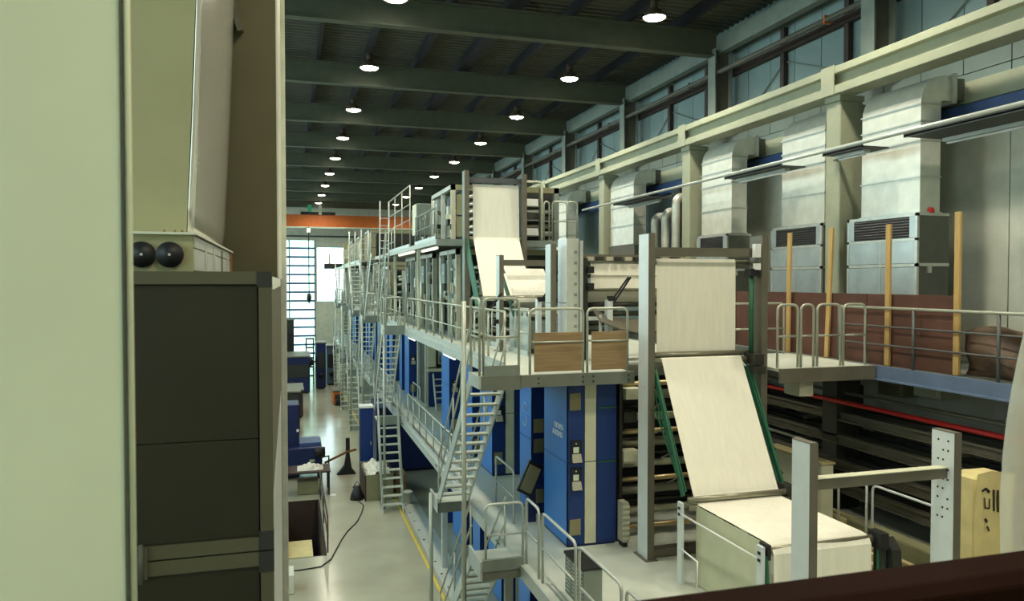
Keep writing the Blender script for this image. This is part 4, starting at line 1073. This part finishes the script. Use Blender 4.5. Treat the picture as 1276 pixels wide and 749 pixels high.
tag(B(bx(-.25, .08, 20.0, 20.7, 0, .5), 'white_chest', 'wallpale', bevel=.02), 'low pale chest standing beside the enclosure wall', 'chest')
# paper crate beside stair
t = thing('paper_crate', 'brown crate full of paper scraps behind the foot of the stair', 'crate', (3.1, 28.7, 0))
for x in (2.6, 3.62): B(bx(x, x+.05, 27.8, 30.0, 0, .95), 'side_board', 'pitbrown', t)
for y in (27.8, 29.95): B(bx(2.65, 3.62, y, y+.05, 0, .95), 'end_board', 'olive', t)
B(bx(2.65, 3.62, 27.85, 29.95, 0, .05), 'bottom_board', 'olive', t)
def pile2(u, v): return (2.65+.97*u, 27.85+2.1*v, .80 + .16*math.sin(u*math.pi) + .07*math.sin(u*17+v*19)+.06*math.sin(v*31+u*5))
tag(B(MB().grid(pile2, 16, 24), 'paper_scraps', 'paperpile'), 'crumpled white paper scraps heaped in the brown crate', 'paper')
t = thing('cardboard_box', 'worn brown carton on the floor behind the stair foot', 'carton', (3.98, 28.4, 0))
B(bx(3.80, 4.2, 28.4, 29.2, 0, .75), 'body', 'ply', t); B(MB().bar((3.82, 28.4, .76), (3.72, 28.4, .92), .02, .3, up=(0, 1, 0)), 'flap', 'ply', t)
t = thing('bucket', 'white plastic bucket beside the foot of the stair', 'bucket', (4.05, 27.1, 0))
B(MB().lathe([(0, .01), (.14, .01), (.18, .42), (.19, .42), (.19, .45), (.17, .45), (.13, .04), (0, .04)], (4.05, 27.1, 0), 16), 'body', 'wallpale', t, True)
B(MB().tube([(4.05+.18*math.cos(a), 27.0, .42-.12*math.sin(a)) for a in [math.pi*k/8 for k in range(9)]], .008, 5), 'handle', 'steel', t, True)
t = thing('floor_lamp_head', 'small dark work lamp on the aisle floor with a trailing cable', 'work lamp', (2.35, 28.2, 0))
B(MB().lathe([(0, .5), (.10, .48), (.22, .2), (.26, .0), (.0, .0)], (2.35, 28.2, 0), 12), 'body', 'black', t, True)
B(MB().tube([(2.2, 28.2, .42), (2.35, 28.2, .66), (2.5, 28.2, .42)], .02, 6), 'handle', 'black', t, True)
pts = [(2.35, 27.95, .02), (2.5, 27.3, .02), (2.35, 26.4, .02), (2.1, 25.4, .02), (1.75, 24.6, .02), (1.5, 23.8, .02), (1.3, 23.0, .02), (1.1, 22.2, .02), (.8, 21.7, .02), (.2, 21.6, .02), (-.4, 21.7, .02)]
tag(B(MB().tube(pts, .018, 6), 'floor_cable', 'cable', smooth=True), 'thin dark cable snaking over the aisle floor from the work lamp', 'cable')
tag(B(MB().lathe([(0, .04), (.1, .03), (.13, 0)], (1.55, 29.0, 0), 8), 'paper_scrap', 'white'), 'white scrap of paper lying on the aisle floor', 'scrap')
t = thing('roll_jack', 'black triangular roll jack with a lever at the aisle edge', 'jack', (2.3, 32.1, 0))
B(MB().prism([(1.85, 0), (2.62, 0), (2.45, .25), (2.36, .9), (2.24, .9), (2.15, .35)], 'y', 31.9, 32.2), 'base', 'black', t)
B(bx(2.22, 2.38, 31.98, 32.12, .9, 1.5), 'spindle', 'black', t)
B(MB().tube([(1.35, 31.9, .55), (2.3, 32.0, .95), (2.65, 32.05, 1.0)], .05, 8), 'lever', 'rust', t, True)
# far aisle machines
def far_machine(x0, x1, y0, y1, z1, mt, label, name='aisle_machine', top=None, group=None):
    t = thing(name, label, 'machine', ((x0+x1)/2, y0, 0), group)
    B(bx(x0, x1, y0, y1, .1, z1), 'body', mt, t, bevel=.04)
    B(bx(x0+.1, x1-.1, y0+.1, y1-.1, 0, .1), 'plinth', 'black', t)
    B(bx(x0+.1, x1-.1, y0-.03, y0, z1*.45, z1*.8), 'front_panel', 'darkmach' if mt != 'darkmach' else 'black', t)
    B(bx(x0-.05, x1+.05, y0-.05, y1+.05, z1, z1+.08), 'top_plate', top or 'steelbrown', t)
    B(MB().tube([((x0+x1)/2, y0-.25, z1*.3), ((x0+x1)/2, y0, z1*.3)], .18, 12), 'hand_wheel', 'black', t, True)
far_machine(-.8, .75, 46, 49, 1.6, 'pitbrown', 'dark brown machine with a hand wheel beside the far aisle')
far_machine(-.8, .5, 41, 43, 2.2, 'darkmach', 'black machine with a rounded top beside the far aisle')
far_machine(-1.0, 1.4, 56, 60, 2.6, 'navy', 'navy machine in the far aisle before the translucent door')
far_machine(1.9, 2.6, 58, 60, 3.4, 'navy', 'narrow navy cabinet at the far end of the aisle', 'aisle_cabinet')
far_machine(2.75, 3.5, 60, 62, 3.0, 'catblue', 'blue cabinet under the far end of the mezzanine walkway', 'aisle_cabinet')
far_machine(2.7, 3.3, 50, 52, .9, 'orange', 'low orange cart near the far end of the press', 'aisle_cart')
far_machine(-.3, .35, 61, 62, 5.0, 'darkmach', 'tall dark column machine before the translucent door')
t = thing('frame_stand', 'dark slender frame stand in the far aisle', 'stand', (1.5, 61, 0))
for x in (1.2, 1.75): B(bx(x, x+.1, 61, 61.1, 0, 3.6), 'upright', 'black', t)
for z in (.6, 1.3, 2.0, 2.8, 3.5): B(bx(1.2, 1.85, 61, 61.1, z, z+.12), 'shelf_bar', 'black', t)
B(MB().lathe([(0, 0), (.3, .1), (.35, .4), (.2, .6), (0, .65)], (1.5, 61, 1.4), 10), 'motor', 'darkmach', t, True)

# overhead crane
t = thing('overhead_crane', 'orange overhead travelling crane spanning the far end of the hall', 'crane', (1.5, 68, 12.7))
B(bx(-9.5, 11.4, 67.6, 68.4, 12.72, 13.75), 'girder', 'orange', t)
B(bx(-9.5, 11.4, 67.5, 68.5, 12.66, 12.72), 'girder_flange', 'cream', t)
B(bx(1.0, 3.9, 67.5, 68.6, 13.75, 14.0), 'trolley', 'black', t)
B(bx(1.6, 1.95, 67.5, 67.9, 14.0, 14.6), 'hoist_motor', 'greenbright', t)
B(bx(2.5, 2.75, 67.45, 67.6, 13.75, 14.6), 'hoist_post', 'cream', t)
B(bx(1.9, 2.6, 67.45, 67.55, 14.0, 14.15), 'hoist_rail', 'cream', t)
h = B(MB().tube([(1.65, 67.3, 6.8), (1.65, 67.3, 12.7)], .05, 6), 'hoist_rope', 'black', t)
B(MB().lathe([(0, .9), (.16, .85), (.2, .5), (.15, .2), (.05, .1), (.05, 0), (0, 0)], (1.65, 67.3, 6.1), 10), 'hook_block', 'black', h, True)
B(bx(1.5, 1.8, 67.2, 67.4, 12.2, 12.6), 'crane_lamp', 'white', t)

# ================================================================== LEFT FOREGROUND ENCLOSURE
t = thing('near_panel', 'cream speckled panel with a dark seam right beside the lens', 'panel', (-.8, 1.62, 6.4))
B(bx(-1.6, -.305, 1.6, 1.64, 6.4, 10.5), 'sheet', 'panelcream', t)
B(bx(-.3055, -.2995, 1.597, 1.63, 6.4, 10.5), 'seam', 'lipdark', t)
B(MB().tube([(-.2935, 1.606, 6.4), (-.2935, 1.606, 10.5)], .0065, 8), 'edge_bead', 'panelcream', t, True)
t = thing('olive_cabinet', 'dark olive panelled cabinet with beige frame and black corner blocks', 'cabinet', (-.6, 5.5, 0))
B(bx(-2.0, -.115, 4.83, 9.4, 0.0, 8.04), 'core', 'olivepanel', t)
for (z0, z1) in ((6.46, 7.05), (7.056, 7.975), (4.5, 6.275)): B(bx(-2.0, -.185, 4.81, 4.83, z0, z1), 'front_panel', 'olivepanel', t)
B(bx(-2.0, -.185, 4.795, 4.83, 7.985, 8.06), 'frame_rail', 'oliveframe', t)
B(bx(-2.0, -.185, 4.795, 4.83, 6.375, 6.455), 'frame_rail', 'oliveframe', t)
B(bx(-2.0, -.185, 4.795, 4.83, 6.28, 6.365), 'frame_rail', 'oliveframe', t)
for (z0, z1) in ((6.49, 7.97), (4.5, 6.24)): B(bx(-.175, -.100, 4.795, 4.83, z0, z1), 'frame_stile', 'oliveframe', t)
for (z0, z1) in ((7.97, 8.06), (6.375, 6.49), (6.24, 6.365)): B(bx(-.185, -.098, 4.79, 4.85, z0, z1), 'corner_block', 'darkmach', t)
hg = B(bx(-.86, -.80, 4.775, 4.80, 6.27, 6.46), 'hinge', 'lipdark', t)
B(MB().tube([(-.83, 4.77, 6.25), (-.83, 4.77, 6.48)], .014, 8), 'hinge_pin', 'lipdark', hg, True)
B(bx(-.115, -.10, 4.85, 9.4, 6.7, 7.95), 'side_panel', 'olivecol', t)
B(bx(-.115, -.095, 4.85, 9.4, 7.95, 8.03), 'side_rail', 'palelip', t)
B(bx(-.115, -.098, 4.85, 9.4, 0.0, 6.7), 'side_panel', 'galv', t)
t = thing('fan_box', 'beige box with two dark round ports on top of the olive cabinet', 'fan box', (-1, 5.5, 8.06))
B(bx(-1.6, -.56, 5.0, 8.1, 8.06, 8.285), 'casing', 'beige', t)
B(bx(-1.6, -.535, 4.97, 8.12, 8.285, 8.300), 'lid', 'palelip', t)
for x in (-.845, -.69, -1.0):
    p_ = B(MB().tube([(x, 4.975, 8.163), (x, 5.0, 8.163)], .078, 24), 'round_port', 'black', t, True)
    B(MB().tube([(x, 4.968, 8.163), (x, 4.976, 8.163)], .008, 8), 'screw', 'galv', p_)
B(bx(-.56, -.552, 5.03, 7.9, 8.07, 8.20), 'side_window', 'galv', t)
B(bx(-.56, -.552, 5.03, 7.9, 8.21, 8.275), 'side_window', 'galv', t)
for y in (5.6, 6.2, 6.9, 7.5): B(bx(-.555, -.548, y, y+.12, 8.085, 8.26), 'clip', 'lipdark' if y == 6.9 else 'greypale', t)
B(bx(-.56, -.545, 7.9, 8.1, 8.06, 8.285), 'end_strip', 'rust', t)
for x, z in ((-.62, 8.302), (-.66, 8.302), (-.72, 8.302)): B(MB().lathe([(0, .012), (.006, .008), (.008, 0)], (x, 4.99, z-.001), 6), 'rust_spot', 'rust', t)
# beige hood with glossy side standing on the fan box
t = thing('beige_hood', 'tall beige hood with a glossy metal side above the fan box', 'hood', (-1.2, 7, 8.305))
def hx(z): return -.645 + .046*(z-8.305)
B(MB().prism([(-2.2, 8.305), (hx(8.305)-.012, 8.305), (hx(13.5)-.012, 13.5), (-2.2, 13.5)], 'y', 5.5, 8.5), 'body', 'beige', t)
def gl(u, v):
    z = 8.305 + 5.195*v
    return (hx(z) + .004*math.sin(u*5+v*9), 5.5 + 3.0*u, z)
o = B(MB().grid(gl, 10, 24), 'glossy_side', 'shiny', t, True, label='glossy bare metal side sheet')
o.modifiers.new('thick', 'SOLIDIFY').thickness = .008
# olive column
t = thing('olive_column', 'tall olive column with a pale edge strip beside the aisle', 'column', (-.4, 8.8, 0))
B(bx(-.95, -.118, 8.55, 9.5, 8.06, 13.5), 'shaft', 'olivecol', t)
B(bx(-.118, -.100, 8.56, 12.0, 8.04, 13.5), 'edge_strip', 'palelip', t)
B(bx(-.95, -.118, 9.5, 12.0, 0.0, 13.5), 'rear_wall', 'olivecol', t)
B(bx(-.118, -.035, 12.0, 12.6, 8.3, 13.5), 'corner_strip', 'palelip', t)
B(MB().bar((-.47, 8.5, 10.62), (-.64, 8.5, 11.3), .06, .10, up=(0, 1, 0)), 'black_bracket', 'lipdark', t)
B(bx(-.16, -.035, 12.0, 12.6, 0.0, 8.3), 'galvanised_post', 'galv', t)

# ================================================================== NEAR RIGHT FOREGROUND
t = thing('timber_ledge', 'dark brown handrail ledge along the near edge of the lookout', 'ledge', (1.2, 1.27, 7.2))
def rail_top(x): return 7.395 + .004*math.sin(x*2.2)
m = MB()
prof = [(1.20, 7.14), (1.34, 7.14), (1.36, 7.352), (1.33, 7.382), (1.24, 7.382), (1.21, 7.362)]
m.prism(prof, 'x', .3, 3.2)
B(m, 'handrail', 'ledge', t, bevel=.004)
B(bx(.3, 3.2, 1.25, 1.33, 6.4, 7.14), 'apron_board', 'ledge', t)
def veil(u, v):
    z = 6.42 + 3.1*v; w = max(0, z-6.9)
    return (2.33 + .085*w*w + .05*w*w*w*.5 + .02*math.sin(z*4) + .6*u, 2.0 + .05*math.sin(u*9), z)
t = thing('plastic_curtain', 'hazy translucent plastic sheet hanging beside the lookout ledge', 'plastic sheet', (2.7, 2, 6.4))
o = B(MB().grid(veil, 12, 28), 'sheet', 'veil', t, True)
B(MB().tube([(2.7, 2.0, 9.5), (4.0, 2.0, 9.5)], .025, 8), 'rod', 'railgrey', t, True)
B(MB().tube([(3.95, 2.0, 6.4), (3.95, 2.0, 9.5)], .03, 8), 'post', 'railgrey', t, True)
t = thing('lookout_platform', 'raised lookout platform carrying the dark brown ledge', 'platform', (1.2, 0, 0))
B(bx(-1.7, 4.1, -2.5, 2.1, 6.28, 6.4), 'deck_plate', 'deckedge', t)
for (x, y) in ((-1.5, -2.3), (3.9, -2.3), (-1.5, 1.8), (3.9, 1.8)): B(bx(x, x+.15, y, y+.15, 0, 6.28), 'leg', 'steel', t)
t = thing('printed_sack', 'yellow cream sack with dark printed strokes beside the perforated post', 'sack', (10.3, 9.1, MZ))
def sk(u, v):
    return (9.98+.75*u, 8.98+.03*math.sin(u*6+v*4), 3.6+1.48*v+.03*math.sin(u*5))
o = B(MB().grid(sk, 8, 8), 'front_face', 'sack', t, True)
B(bx(10.0, 10.7, 9.02, 9.5, 3.6, 5.02), 'body', 'sack', t, bevel=.04)
m = MB()
yy = 8.94
for a, b, w in (((10.05, 4.82), (10.12, 4.86), .03), ((10.12, 4.86), (10.2, 4.80), .04), ((10.10, 4.72), (10.12, 4.56), .02), ((10.12, 4.56), (10.2, 4.55), .025), ((10.2, 4.55), (10.2, 4.70), .02),
                ((10.28, 4.83), (10.29, 4.5), .035), ((10.36, 4.82), (10.37, 4.48), .035), ((10.12, 4.40), (10.16, 4.34), .04), ((10.16, 4.28), (10.2, 4.20), .03)):
    m.bar((a[0], yy, a[1]), (b[0], yy, b[1]), .006, w, up=(1, 0, 0) if abs(a[0]-b[0]) < abs(a[1]-b[1]) else (0, 0, 1))
B(m, 'print_marks', 'print', t, label='dark printed strokes')
tag(B(bx(9.95, 10.75, 8.9, 9.6, MZ, 3.58), 'sack_pallet', 'ply', bevel=.02), 'low wooden box under the printed sack', 'pallet')

for o in scene.objects:
    if '_o' in o: del o['_o']
